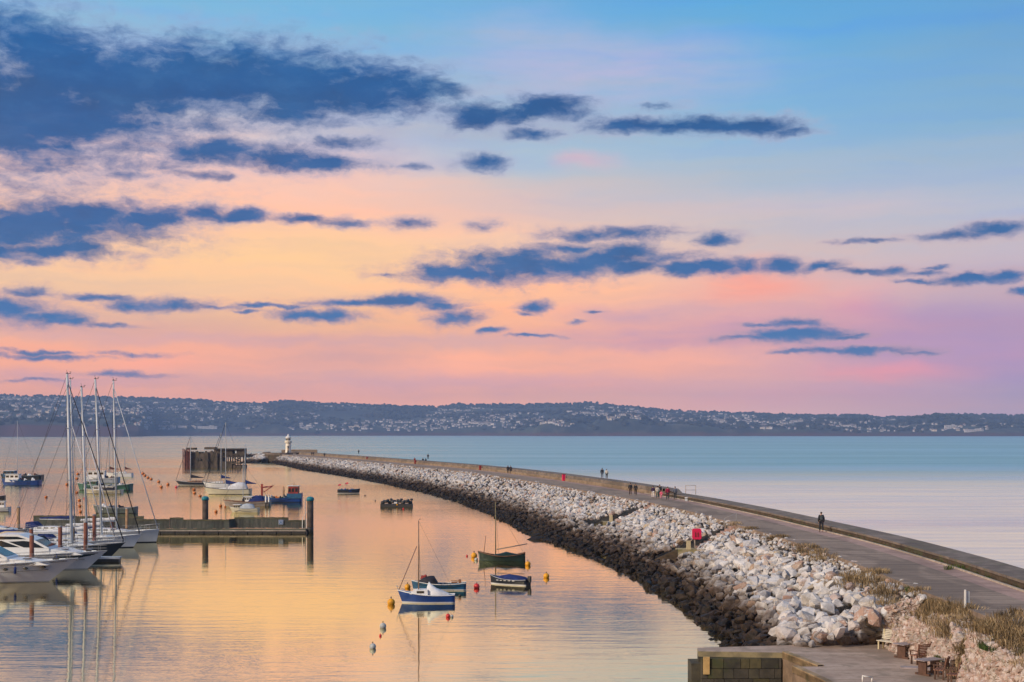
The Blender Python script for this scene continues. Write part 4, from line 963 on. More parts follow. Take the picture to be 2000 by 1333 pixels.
fp = empty('finger_pontoon', (xat(212, 150.6), 150.6, 0), label='short pale finger pontoon below the navy bow', cat='pontoon')
g = MB(); g.box((-2.5, 0, .44), (7.5, .9, .1)); g.build('deck_board', gelg, fp)
g = MB(); g.box((-2.5, 0, .1), (7.3, .8, .5)); g.build('float', dark, fp)
g = MB(); g.box((-2.5, -.47, .36), (7.6, .05, .16)); g.build('edge_beam', boot, fp)

def small_boat(px0, px1, yw, lab, bow='left', mats=None, B=None, fb=(.5, .45, .7), rake=.35, skew=0.0, cat='boat', name='moored_boat', inset=.12, deckmat=None, sw=.7, group=None):
    Y = FP * CH / (yw - HY); L = (px1 - px0) * Y / FP / math.cos(skew)
    root = empty(name, (xat((px0 + px1) / 2, Y), Y + .4, 0), (PI if bow == 'left' else 0) + skew, lab, cat, group)
    edge = make_hull(root, L, B or L * .36, fb, rake, sw, mats, deckmat or wood, inset=inset, draft=.3)
    return root, L, Y, edge
def px2x(root, px, Y, bow): return (xat(px, Y) - root.location.x) * (-1 if bow == 'left' else 1)
# blue and white cabin boat, nearest
b1, L, Y, e = small_boat(776, 888, 1178.5, 'blue and white sailing dinghy with white cabin, nearest moored boat', mats=[af, boot, blueh, blueh, gel], fb=(.62, .62, .95), rake=.35, name='cabin_sailboat', cat='sailing boat', deckmat=gel, inset=.05)
g = MB(); W = L * .13; g.sweep([(-.15, .6), (-.12, 1.02), (.7, 1.03), (1.05, .86), (1.25, .7)], -W, W); g.build('cabin', gel, b1)
for s in (1, -1): g = MB(); g.box((.42, s * (W + .01), .86), (.55, .03, .17)); g.build('window', glassd, b1)
g = MB(); rr = []
for x, h, w in [(-1.75, .1, .5), (-1.3, .3, .75), (-.8, .5, .9), (-.4, .78, .7), (-.2, 1.0, .35), (-.05, .6, .3)]:
    rr.append([(x, W * w * 1.2 * math.cos(a), .62 + h * math.sin(a) ** .8) for a in [PI * j / 8 for j in range(9)]])
g.grid(rr); g.build('cockpit_cover', canv_w, b1, fix=False)
xm = px2x(b1, 817, Y, 'left'); zt = zat(1018, Y)
g = MB(); g.tube((xm, 0, .9), (xm, 0, zt), .055, .04, n=8); m_ = g.build('mast', paint('brown_mast', (.26, .17, .11), .5, .2), b1)
g = MB(); g.tube((xm, 0, zt), (xm - .1, 0, zt + .12), .012, n=4); g.box((xm - .12, 0, zt + .12), (.2, .03, .03)); g.build('wind_vane', dark, m_)
g = MB(); g.tube((px2x(b1, 813.5, Y, 'left'), 0, zat(1068, Y)), (L / 2 - .1, 0, 1.0), .03, n=6); g.build('furled_foresail', paint('brown_spar', (.16, .09, .07), .7, .2), b1)
g = MB()
for s in (1, -1): g.tube((xm, 0, zt * .85), (xm - .2, s * .6, .65), .008, n=4, cap=False)
g.tube((xm, 0, zt), (-L / 2, 0, .7), .008, n=4, cap=False); g.build('rigging', black, b1)
g = MB(); g.tube((L / 2 - .05, 0, .97), (L / 2 + .1, 0, 1.35), .02, n=5); g.tube((L / 2 - .6, 0, .95), (L / 2 + .1, 0, 1.3), .018, n=5); g.build('bowsprit_rail', grey, b1)
# teal motor launch behind
b2, L, Y, e = small_boat(803, 910, 1153.5, 'teal open launch with dark cuddy cover behind the blue sailing dinghy', mats=[af, boot, tealh, tealh, white], fb=(.6, .5, .78), rake=.15, name='open_launch', deckmat=darkw, inset=.18)
g = MB(); rr = []
for x, h, w in [(1.75, .15, .35), (1.3, .45, .8), (.8, .62, 1.0), (.4, .62, 1.0), (.1, .1, .95)]: rr.append([(x, .62 * w * math.cos(a), .55 + h * max(0, math.sin(a)) ** .6) for a in [PI * j / 8 for j in range(9)]])
g.grid(rr); g.build('cuddy_cover', canv_n, b2, fix=False)
g = MB(); g.box((1.35, -.1, 1.05), (.35, .3, .28), taper=.6); g.ball((1.1, .05, 1.16), .13, n=8, k=6); g.build('bundled_gear', redh, b2)
g = MB(); g.box((-1.3, 0, .62), (.5, .3, .1)); g.tube((-1.0, .1, .8), (-1.75, 0, .72), .03, n=5); g.box((-1.75, 0, .72), (.22, .28, .3)); g.build('tiller', wood, b2)
for k in range(6): g = MB(); g.box((.35 - k * .33, -L * .18 + .02 + .02 * max(0, k - 3), .46), (.13, .04, .05)); g.build('fender_patch', white, b2)
# green gaff boat
b3, L, Y, e = small_boat(933, 1026, 1096.5, 'dark green open sailing boat with raised boom, top of the group', mats=[af, greenh, greenh, greenh, wood], fb=(.85, .52, 1.0), rake=.14, name='open_sailboat', cat='sailing boat', deckmat=canv_n, inset=.12, sw=.5)
xm = px2x(b3, 968, Y, 'left'); g = MB(); g.tube((xm, 0, .4), (xm + .02, 0, zat(982, Y)), .06, .045, n=8); g.build('mast', paint('olive_mast', (.20, .17, .09), .6, .2), b3)
g = MB(); g.tube((xm - .1, 0, zat(1074, Y)), (px2x(b3, 1030, Y, 'left'), .1, zat(1063, Y)), .07, .05, n=7); g.build('boom', paint('grey_spar', (.28, .22, .18), .7, .2), b3)
g = MB(); x2 = px2x(b3, 944.5, Y, 'left'); g.tube((x2, 0, .6), (x2 - .22, 0, zat(1047, Y)), .035, .025, n=6); g.build('bow_pole', wood, b3)
g = MB(); rr = []
for x, h in [(-L * .42, .05), (-L * .25, .22), (-L * .1, .38), (.15, .2), (.8, .08)]: rr.append([(x, .7 * math.cos(a), .56 + h * math.sin(a)) for a in [PI * j / 8 for j in range(9)]])
g.grid(rr); g.build('boat_cover', greenh, b3, fix=False)
g = MB()
for s in (1, -1): g.tube((xm, 0, zat(985, Y)), (xm - .3, s * .7, .85), .007, n=4, cap=False); g.tube((xm, 0, zat(985, Y)), (-L * .45, s * .4, .95), .007, n=4, cap=False)
g.build('rigging', black, b3)
g = MB(); g.box((L / 2 - .12, 0, .45), (.06, .12, .75)); g.build('stem_band', white, b3)
g = MB()
for z in (.3, .52): g.box((-L / 2 + .12, -.62, z), (.16, .06, .14))
g.build('stern_marks', white, b3)
# navy clinker with blue cover
b4, L, Y, e = small_boat(957, 1032, 1143, 'small navy clinker boat under bright blue cover', mats=[af, boot, navy, navy, grey], fb=(.5, .48, .78), rake=.1, skew=-.5, name='covered_dinghy', deckmat=canv_b, inset=.05, B=1.5)
g = MB(); rr = []
for x, h, w in [(L * .30, .1, .5), (L * .2, .28, .85), (0, .42, 1.0), (-L * .2, .34, 1.0), (-L * .36, .26, .85), (-L * .45, .05, .6)]: rr.append([(x, .72 * w * math.cos(a), .48 + h * math.sin(a) ** .7) for a in [PI * j / 10 for j in range(11)]])
g.grid(rr); g.build('boat_cover', canv_b, b4, fix=False)
g = MB(); g.tube((L * .25, 0, .92), (-L * .4, 0, .98), .03, n=5); g.build('oar', tanp, b4)
for k in range(5): g = MB(); xx = L * .22 - k * .4; yy = float(np.interp(xx, [q[0] for q in e], [q[1] for q in e])); g.box((xx, yy * .97 + .03, .40), (.22, .04, .05), rz=.1); g.build('fender_patch', white, b4)
g = MB(); g.box((-L / 2 - .1, 0, .55), (.25, .25, .5)); g.build('outboard', dark, b4)

# boats farther out
def sloop(px0, px1, yw, lab, bow, mats, mast, ytop, boomc, fb, mast2=None, cabin=gel, group=None, name='sailing_yacht', tent=None, fstay=True, mr=.09):
    root, L, Y, e = small_boat(px0, px1, yw, lab, bow=bow, mats=mats, fb=fb, rake=1.0, name=name, cat='sailing yacht', deckmat=gel, inset=.05, B=(px1 - px0) * FP * CH / (yw - HY) / FP * .28, group=group)
    zm = zdeck(fb, .5); W = L * .08
    g = MB(); g.sweep([(-L * .25, zm - .1), (-L * .23, zm + .45), (0, zm + .42), (L * .17, zm + .22), (L * .2, zm - .1)], -W, W); g.build('coachroof', cabin, root)
    g = MB()
    for q in range(3): g.box((-L * .18 + q * L * .09, 0, zm + .25), (L * .05, 2 * W + .04, .14))
    g.build('window', glassd, root)
    for k, (mp_, yt) in enumerate([(mast, ytop)] + ([mast2] if mast2 else [])):
        xm = px2x(root, mp_, Y, bow); zt = zat(yt, Y)
        g = MB(); g.tube((xm, 0, zm), (xm, 0, zt), mr, mr * .7, n=7); m_ = g.build('mast', alu, root)
        g = MB(); g.tube((xm, -L * .07, zm + (zt - zm) * .55), (xm, L * .07, zm + (zt - zm) * .55), .035, n=4); g.build('spreader', alu, m_)
        if k == 0 or mast2:
            Lb = L * (.34 if k == 0 else .22); g = MB(); rr = []
            for i in range(7):
                u = i / 6; x = xm - .1 - Lb * u; hh = .7 * (1 - u) ** 1.5 + .2; rr.append([(x, .16 * math.cos(a), zm + 1.1 + hh * .5 + hh * .5 * math.sin(a)) for a in [2 * PI * j / 8 for j in range(9)]])
            g.grid(rr); g.build('sail_cover', boomc, root)
        g = MB()
        for s in (1, -1): g.path([(xm - .1, s * L * .12, zm), (xm, s * L * .07, zm + (zt - zm) * .55), (xm, 0, zt)], .018, n=4)
        if k == 0: g.tube((xm, 0, zt), (L / 2 - .1, 0, fb[2]), .05 if fstay else .02, n=5); g.tube((xm, 0, zt), (-L / 2, 0, fb[0]), .018, n=4)
        g.build('rigging', black, root)
    rails(root, e, .6, 1)
    if tent:
        g = MB(); rr = []
        for x, h, w in [(-L * .42, .5, .9), (-L * .38, 1.5, 1), (-L * .22, 1.6, 1), (-L * .08, 1.1, .9), (L * .0, .5, .7)]: rr.append([(x, L * .1 * w * math.cos(a), zm - .1 + (h) * max(0, math.sin(a)) ** .5) for a in [PI * j / 8 for j in range(9)]])
        g.grid(rr); g.build('cockpit_tent', tent, root, fix=False)
    return root
sloop(342, 414, 948, 'slim dark sloop with black boom cover left of the blue covered yacht', 'left', [af, boot, navy, navy, grey], 371.5, 852, canv_n, (.8, .7, 1.15), cabin=wood)
sloop(398, 490, 966, 'white ketch with blue sail covers, middle of the harbour', 'left', [af, navy, creamh, navy, grey], 440, 826, canv_b, (1.2, 1.1, 1.6), mast2=(478, 866), tent=canv_w)
sloop(395, 448, 953, 'white sloop almost hidden behind the white ketch', 'left', [af, boot, gel, navy, grey], 431, 846, canv_b, (1.2, 1.1, 1.5))
sloop(205, 259, 932, 'white sloop with brown sail cover, farthest of the left group', 'left', [af, boot, gel, gel, grey], 213, 852, brownc, (1.2, 1.1, 1.4), mast2=(243, 880))
def workboat(px0, px1, yw, lab, bow, mats, fb, house=None, hm=gel, hh=2.0, clutter=6, mast=None, cm=(canv_n, greenb, orange, grey), deckmat=grey, canopy=None, name='fishing_boat', cat='fishing boat', group=None, rake=.5):
    root, L, Y, e = small_boat(px0, px1, yw, lab, bow=bow, mats=mats, fb=fb, rake=rake, name=name, cat=cat, deckmat=deckmat, inset=.35, B=max(1.6, (px1 - px0) * CH / (yw - HY) * .32), group=group, sw=.85)
    zm = zdeck(fb, .5) - .35
    if house:
        xa, xb = sorted((px2x(root, house[0], Y, bow), px2x(root, house[1], Y, bow))); W = L * .11
        g = MB(); g.sweep([(xa, zm), (xa, zm + hh), (xb - .1, zm + hh), (xb, zm + hh * .55), (xb + .1, zm)], -W, W); h_ = g.build('wheelhouse', hm, root)
        g = MB(); g.box(((xa + xb) / 2, 0, zm + hh + .05), (xb - xa + .3, 2 * W + .3, .1)); g.build('roof', white, h_)
        g = MB(); n = 3
        for q in range(n): g.box((xa + (q + .5) * (xb - xa) / n, 0, zm + hh * .72), ((xb - xa) / n * .7, 2 * W + .04, hh * .26))
        g.build('window', glassd, h_)
    for k in range(clutter):
        g = MB(); x = rnd.uniform(-L * .4, L * .25); s_ = rnd.uniform(.25, .5) * min(1.4, L / 6); g.box((x, rnd.uniform(-.1, .1) * L, zm + s_ * .6), (s_ * 1.6, s_ * 1.4, s_ * 1.3), taper=.8, rz=rnd.uniform(0, 1)); g.ball((x + .2, 0, zm + s_ * 1.3), s_ * .45, n=7, k=5)
        g.build('deck_gear', cm[k % len(cm)], root)
    if mast:
        xm = px2x(root, mast[0], Y, bow); g = MB(); g.tube((xm, 0, zm), (xm, 0, zat(mast[1], Y)), .07, .05, n=6); g.build('mast', alu, root)
        g = MB(); g.tube((xm, 0, zat(mast[1], Y)), (L / 2, 0, fb[2]), .02, n=4); g.tube((xm, 0, zat(mast[1], Y)), (-L / 2, 0, fb[0]), .02, n=4); g.build('rigging', black, root)
    if canopy:
        xa, xb = sorted((px2x(root, canopy[0], Y, bow), px2x(root, canopy[1], Y, bow))); g = MB(); rr = []
        for u, h in [(0, .3), (.1, 1), (.5, 1.15), (.85, .9), (1, .15)]: rr.append([(xa + (xb - xa) * u, L * .13 * math.cos(a), zm + .1 + hh * h * max(0, math.sin(a)) ** .5) for a in [PI * j / 8 for j in range(9)]])
        g.grid(rr); g.build('canopy', canopy[2], root, fix=False)
    return root
w1 = workboat(2, 78, 947.5, 'blue fishing boat with white cabin at far left', 'left', [af, blueh, blueh, blueh, tealh], (1.2, 1.1, 1.6), house=(12, 38), hm=gel, hh=1.9, clutter=9, mast=(33, 822), cm=(gel, canv_n, tealh, redh))
workboat(0, 82, 938, 'blue and dark trawler directly behind the far left fishing boat', 'left', [af, tealh, navy, tealh, grey], (1.5, 1.2, 1.8), house=(8, 30), hm=tealh, hh=1.7, clutter=8, cm=(brownc, redh, canv_n, gel))
workboat(-20, 18, 1000, 'small pale boat cut off by the left edge', 'left', [af, navy, gelg, gel, grey], (.8, .7, 1.0), house=(-6, 8), hh=1.3, clutter=3)
workboat(-25, 8, 975, 'small red and dark boat cut off by the left edge', 'left', [af, navy, navy, redh, grey], (.7, .6, .9), clutter=4, cm=(redh, canv_n))
workboat(150, 256, 958, 'green hulled fishing boat with dark stern in the left group', 'left', [af, navy, greenb, greenb, boot], (1.5, 1.1, 1.7), house=(165, 190), hm=greenb, hh=1.3, clutter=8, cm=(greenb, canv_n, canv_w, tealh))
workboat(165, 232, 944, 'pale green fishing boat with white wheelhouse and lattice mast', 'left', [af, tealh, canv_g, gel, grey], (1.6, 1.3, 1.9), house=(172, 205), hm=gel, hh=2.2, clutter=5, mast=(174, 892), cm=(canv_n, brownc, greenb))
workboat(162, 238, 965, 'cream motor boat with dark windows in front of the green fishing boat', 'left', [af, navy, creamh, gel, grey], (.9, .8, 1.2), house=(182, 222), hm=gel, hh=1.1, clutter=2, canopy=(200, 224, canv_n), name='motor_boat', cat='motor boat')
workboat(180, 266, 1003, 'dark grey workboat with open deck behind the white masts', 'left', [af, af, paint('grey_green_hull', (.10, .13, .13), .5, .2), grey, grey], (1.1, .9, 1.4), clutter=6, cm=(grey, canv_n, gel), name='work_boat', cat='work boat')
workboat(435, 527, 989, 'grey tan motor boat with dark blue canopy', 'left', [af, paint('tan_hull', (.34, .29, .25), .5, .15), paint('tan_hull', (.34, .29, .25), .5, .15), wood, wood], (1.0, .8, 1.1), house=(478, 492), hm=gel, hh=1.2, clutter=1, canopy=(484, 516, canv_b), mast=(474, 905), name='motor_boat', cat='motor boat')
w9 = workboat(447, 505, 1001, 'small cream cabin boat with grey canopy just above the pontoon', 'left', [af, creamh, creamh, gel, grey], (.75, .6, .95), house=(457, 468), hm=creamh, hh=.95, clutter=0, canopy=(466, 497, canv_g), name='motor_boat', cat='motor boat')
for px in (519, 525): 
    gq = pile(px, 967, FP * CH / (989 - HY) - 1, .13, white, 'white fender post at the stern of the tan motor boat' if px == 519 else 'shorter white fender post right of the other one', None, 'white fender posts')
w10 = workboat(505, 589, 981, 'blue workboat with red crane and red wheelhouse', 'left', [af, navy, blueh, blueh, tealh], (1.7, .75, 1.3), house=(563, 583), hm=redh, hh=2.6, clutter=7, cm=(greenb, grey, canv_n, orange), name='crane_boat', cat='work boat')
Y = FP * CH / (981 - HY)
def cxx(p): return px2x(w10, p, Y, 'left')
g = MB(); g.box((cxx(511), 0, 1.8), (.35, .35, 3.2)); g.tube((cxx(511), 0, zat(953, Y)), (cxx(522), 0, zat(951, Y)), .14, n=6); g.tube((cxx(522), 0, zat(952, Y)), (cxx(534), 0, zat(949, Y)), .12, .07, n=6); g.tube((cxx(514), 0, zat(962, Y)), (cxx(531), 0, zat(950.5, Y)), .09, n=6); g.tube((cxx(511), 0, zat(953, Y)), (cxx(511), 0, zat(969, Y)), .15, n=6); g.build('crane', redh, w10)
g = MB(); g.box((cxx(575), 0, zat(969, Y)), (2.7, 2.4, .9)); g.build('wheelhouse_base', tealh, w10)
g = MB()
for p, q in ((555, 952), (553, 950), (574, 943), (578, 947)): g.tube((cxx(p), .4, 1.2), (cxx(p), .4, zat(q, Y)), .08, n=5)
g.build('mast', tanp, w10)
workboat(659, 703, 964, 'small teal and blue fishing boat with pink marker flags', 'right', [af, boot, navy, navy, tealh], (.8, .75, 1.0), clutter=7, cm=(tealh, blueh, tealh, canv_n), rake=.2)
Y = FP * CH / (964 - HY)
fl = MB(); 
for px, yt in ((676, 943), (662, 946)):
    f_ = empty('marker_flag', (xat(px, Y), Y + .3, 0), label='pink marker flag on a pole, %s one on the teal boat' % ('taller' if px == 676 else 'lower'), cat='flag')
    g = MB(); g.tube((0, 0, .8), (0, 0, zat(yt, Y)), .03, n=4); g.build('pole', dark, f_)
    g = MB(); z1 = zat(yt, Y); g.box((.22, 0, z1 - .15), (.45, .06, .35)); g.box((-.1, .05, z1 - .25), (.3, .05, .3), rz=.6); g.build('flag', pinkb, f_)
# raft of store pots
Y = FP * CH / (990.5 - HY)
rf = empty('keep_raft', (xat(774, Y), Y + 1, 0), label='black low raft piled with dark tyres and pots', cat='raft')
g = MB(); g.box((0, 0, .15), (5.6, 2.6, .7)); g.build('float', dark, rf)
for k in range(9):
    g = MB(); x = -2.4 + k * .6; g.lathe([(.3, -.2), (.4, 0), (.3, .3), (.18, .3)], c=(x, -1.0 + .5 * (k % 3), .72 + .18 * (k % 2)), n=10); g.ball((x + .2, .3, 1.0 + .12 * (k % 3)), (.3, .3, .22), n=8, k=5); g.build('pot', dark, rf)
g = MB(); g.box((-.1, -1.25, .75), (.55, .1, .3)); g.build('white_tub', boot, rf)
g = MB(); g.box((.15, -1.32, .4), (.25, .06, .22)); g.build('yellow_plate', yellow, rf)

# ------------------------------------------------------------------ buoys
def buoy(px, py, rpx, m, lab, grp, squash=1.0, eye=True):
    "py: where the buoy meets the water"
    Y = FP * CH / (py - HY); r = rpx * Y / FP
    root = empty('mooring_buoy', (xat(px, Y), Y, 0), rnd.uniform(0, 6), lab, 'buoy', grp)
    g = MB(); g.ball((0, 0, r * .55), (r, r, r * squash), n=14, k=10); g.build('float', m, root)
    g = MB(); g.tube((0, 0, r * 1.5), (0, 0, r * 1.85), r * .12, n=6)
    for i in range(8):
        a0, a1 = 2 * PI * i / 8, 2 * PI * (i + 1) / 8; g.tube((r * .2 * math.cos(a0), 0, r * (1.85 + .2 * math.sin(a0))), (r * .2 * math.cos(a1), 0, r * (1.85 + .2 * math.sin(a1))), r * .06, n=4)
    g.build('ring', dark, root)
for px, py, r, m, lab in [(764, 1181, 7.5, yellow, 'yellow buoy left of the blue sailing dinghy bow'), (796, 1150, 6, yellow, 'yellow buoy partly hidden behind the dinghy bow'), (1067, 1129, 6, yellow, 'yellow buoy right of the covered navy dinghy'), (926, 1089, 6, yellow, 'yellow buoy by the green boat bow'), (1031, 1105, 5.5, yellow, 'yellow buoy by the green boat stern'),
                          (931, 1149, 6, redb, 'red buoy between the teal launch and the navy dinghy'), (875, 1206, 4.5, redb, 'red buoy below the blue sailing dinghy stern'), (882.5, 1206, 3.2, wbuoy, 'small white float touching the red buoy'), (748, 1227, 6.5, wbuoy, 'grey white buoy, upper of the two below the yellow one'), (728, 1267, 6.5, wbuoy, 'grey white buoy lowest in the harbour'), (743, 1243, 2.6, redb, 'tiny dark red float between the two grey white buoys'),
                          (930, 1095, 3.5, wbuoy, 'small white float under the green boat bow'), (912, 1087, 2, redb, 'tiny red float left of the green boat'), (898, 1165, 2.6, dark, 'tiny dark float at the teal launch stern'), (734 - 21, 969, 1.5, dark, 'tiny dark float left of the black raft'), (788, 995, 1.8, redb, 'tiny red float below the black raft'), (733, 979, 1.4, dark, 'tiny dark float just left of the raft'), (344, 953, 2.5, pinkb, 'small pink buoy under the dark sloop'), (165, 975, 2, redb, 'tiny red buoy among the left masts')]:
    buoy(px, py, r, m, lab, 'mooring buoys')
small = [(279, 927), (283, 931), (289, 935), (295, 938), (310, 943), (315, 953), (328, 948), (155, 979), (156, 990), (157, 1001), (90, 973), (150, 964), (150, 937), (152, 928), (379, 958), (380, 965), (391, 971), (431, 990), (422, 1001), (440, 991), (131, 948)]
sl = ['topmost of the diagonal row left of the dark sloop', 'second in the diagonal row left of the dark sloop', 'third in the diagonal row left of the dark sloop', 'fourth in the diagonal row left of the dark sloop', 'larger, right of the diagonal row', 'lowest left of the dark sloop', 'nearest the dark sloop bow',
      'upper of three stacked by the white masts', 'middle of three stacked by the white masts', 'lowest of three stacked by the white masts', 'alone left of the thickest mast', 'just above the stack of three', 'by the green boats, lower', 'by the green boats, upper', 'upper of the pair left of the white ketch', 'lower of the pair left of the white ketch', 'behind the teal cap of the left pile', 'at the bow of the tan motor boat', 'closest to the pontoon screen', 'small one touching the tan motor boat bow', 'behind the thickest mast']
for (px, py), s_ in zip(small, sl): buoy(px, py, 3.2 if px != 440 else 2.2, orange, 'brown orange buoy ' + s_, 'brown orange buoys', squash=.8)

# ------------------------------------------------------------------ the lower quay, its walls and the stone retaining wall
SZ = 1.6
def sp_(px, py): return at(px, py, SZ)
quay = empty('quay', (17, 72, 0), label='low concrete quay with dark block walls at the bottom right', cat='quay')
def q_(o): o.parent = quay; o.matrix_parent_inverse = Matrix.Translation((-17, -72, 0)); return o
corner = [sp_(1362, 1265.5), sp_(1364, 1272.5), sp_(1528, 1275), sp_(1597, 1302), sp_(1547, 1302.5), sp_(1608, 1331), (14.6, 60), (15.0, 48), (22.6, 48), (22.4, 84), (15, 84), (15.1, 79.9)]
slabm = concrete('quay_concrete', (.36, .26, .20, 1), (.50, .38, .31, 1), (.35, 1.2, 1), 1.1, green=(.24, .19, .14, 1))
qdark = concrete('quay_wall_dark', (.030, .028, .022, 1), (.085, .075, .05, 1), (.5, .5, .5), 1.4, green=(.05, .06, .02, 1))
qtan = concrete('quay_wall_tan', (.24, .16, .09, 1), (.46, .33, .19, 1), (.7, .7, 1.2), 1.2, green=(.13, .11, .05, 1))
g = MB(); n = len(corner)
g.add([(x, y, SZ) for x, y in corner], [tuple(range(n))]); q_(g.build('slab', slabm))
g = MB()
for i in range(0, 7):
    (x0, y0), (x1, y1) = corner[i], corner[i + 1]
    g.add([(x0, y0, -2), (x1, y1, -2), (x1, y1, SZ - .28), (x0, y0, SZ - .28)], [(0, 1, 2, 3)], 0 if i < 2 else 1)
    g.add([(x0, y0, SZ - .28), (x1, y1, SZ - .28), (x1, y1, SZ), (x0, y0, SZ)], [(0, 1, 2, 3)], 2 if i >= 2 else 3)
q_(g.build('dock_wall', [qdark, concrete('quay_wall_brown', (.13, .09, .06, 1), (.26, .18, .12, 1), scale=1.4, green=(.10, .09, .04, 1)), qtan, concrete('quay_coping', (.16, .14, .09, 1), (.30, .25, .14, 1), scale=2)]))
g = MB()      # raised coping strips, 3 mm proud of the slab
def cop(a, b, w, z1, m=0):
    a, b = Vector(a + (0,)), Vector(b + (0,)); d = (b - a); nn = Vector((-d.y, d.x, 0)).normalized() * w
    g.add([a + Vector((0, 0, SZ - .3)), b + Vector((0, 0, SZ - .3)), b + Vector((0, 0, z1)), a + Vector((0, 0, z1)), b + nn + Vector((0, 0, z1)), a + nn + Vector((0, 0, z1)), a + nn + Vector((0, 0, SZ - .1)), b + nn + Vector((0, 0, SZ - .1))], [(0, 1, 2, 3), (3, 2, 4, 5), (5, 4, 7, 6)], m)
cop(corner[2], corner[3], .32, SZ + .06); cop(corner[4], corner[5], .32, SZ + .06); cop(corner[5], corner[6], .32, SZ + .06)
q_(g.build('coping_edge', qtan))
g = MB()
for k in range(4):
    x = 9.8 - (.35 if k % 2 else 0)
    while x < 13.95:
        w = rnd.uniform(.45, .95); x2 = min(x + w, 13.98); x1 = max(x, 9.82)
        if x2 - x1 > .1: g.box(((x1 + x2) / 2, 77.2 + rnd.uniform(-.02, .02), SZ - .56 - k * .52), (x2 - x1 - .025, .34, .49), rnd.choice((0, 0, 1, 2, 2)))
        x += w
q_(g.build('wall_block', [qdark, concrete('block_mossy', (.045, .042, .022, 1), (.10, .085, .04, 1), scale=2, green=(.05, .06, .02, 1)), concrete('block_stone', (.035, .032, .025, 1), (.075, .065, .05, 1), scale=2)]))
g = MB(); g.box((10.08, 77.0, .95), (.32, .14, .9)); q_(g.build('yellow_stone', concrete('yellow_stone', (.50, .32, .12, 1), (.62, .42, .18, 1), scale=2)))
g = MB(); g.box((9.6, 78.2, -.2), (.5, 1.6, 2.4)); q_(g.build('corner_pile', qdark))
# retaining wall of pinkish rubble stone
wst = [(0, (.36,.25,.21)), (.2, (.50,.36,.31)), (.4, (.58,.48,.43)), (.55, (.32,.19,.15)), (.7, (.44,.35,.28)), (.85, (.60,.52,.48)), (1, (.24,.19,.12))]
wsm = stone_mat('rubble_wall_stone', 'attr', False, wst); earth = concrete('earth_bank', (.13, .09, .05, 1), (.22, .16, .09, 1), scale=1.5, green=(.10, .11, .04, 1))
def wall_x(Y, z): return 20.35 + .42 * (z - 1.6) / 2 + (.35 * math.sin(Y * .55)) + (0.9 if 66.0 < Y < 69.0 else 0) - .55 * math.exp(-((Y - 62) / 3.2) ** 2)
def wall_top(Y): return 3.65 + .25 * math.sin(Y * .8) + (.35 if Y < 67 else 0) - (.9 if Y > 77.2 else 0)
rw = empty('rubble_stone_wall', (20.5, 66, 0), label='pinkish rubble stone retaining wall with grass growing over it', cat='wall')
it = []
for i in range(6200):
    Y = rnd.uniform(50, 79.2); zt = wall_top(Y); z = rnd.uniform(1.5, zt + .1); r = rnd.uniform(.09, .26)
    if 66.2 < Y < 68.8 and rnd.random() < .6: continue
    it.append((wall_x(Y, z) - .05 + rnd.uniform(-.03, .1), Y, z, r, r * 1.25, r * .85, rmat(), rnd.random()))
for i in range(1700):      # end face, seen from the quay
    x = rnd.uniform(20.0, 22.0); z = rnd.uniform(1.5, 3.7 + (x - 20) * .3); r = rnd.uniform(.1, .24); it.append((x, 79.2 + rnd.uniform(-.1, .1) , z, r, r, r * .8, rmat(), rnd.random()))
for i in range(1500):      # crumbling top
    Y = rnd.uniform(50, 79); u = rnd.random() ** 1.6; z = wall_top(Y) + u * .55; r = rnd.uniform(.08, .26); it.append((wall_x(Y, 3.5) + u * 1.3, Y, z - .08, r, r * 1.3, r * .6, rmat(), rnd.random()))
o = scatter('stones', it, rock_shapes, wsm); o.parent = rw; o.matrix_parent_inverse = Matrix.Translation((-20.5, -66, 0)); o['kind'] = 'stuff'
g = MB(); g.grid([[(wall_x(Y, 1.5) + .1, Y, 1.2), (wall_x(Y, 2.6) + .1, Y, 2.6), (wall_x(Y, 3.6) + .12, Y, wall_top(Y) - .03), (wall_x(Y, 3.6) + .75, Y, wall_top(Y) + .35), (22.2, Y, 4.46)] for Y in np.arange(48, 80.4, .6)], smooth=False)
b_ = g.build('core', earth, rw, fix=False); b_.matrix_parent_inverse = Matrix.Translation((-20.5, -66, 0))
g = MB(); g.grid([[(x, 79.9, z) for z in (1.0, 2.3, 3.3)] for x in (20.3, 21.2, 22.4)]); b_ = g.build('end_core', earth, rw, fix=False); b_.matrix_parent_inverse = Matrix.Translation((-20.5, -66, 0))

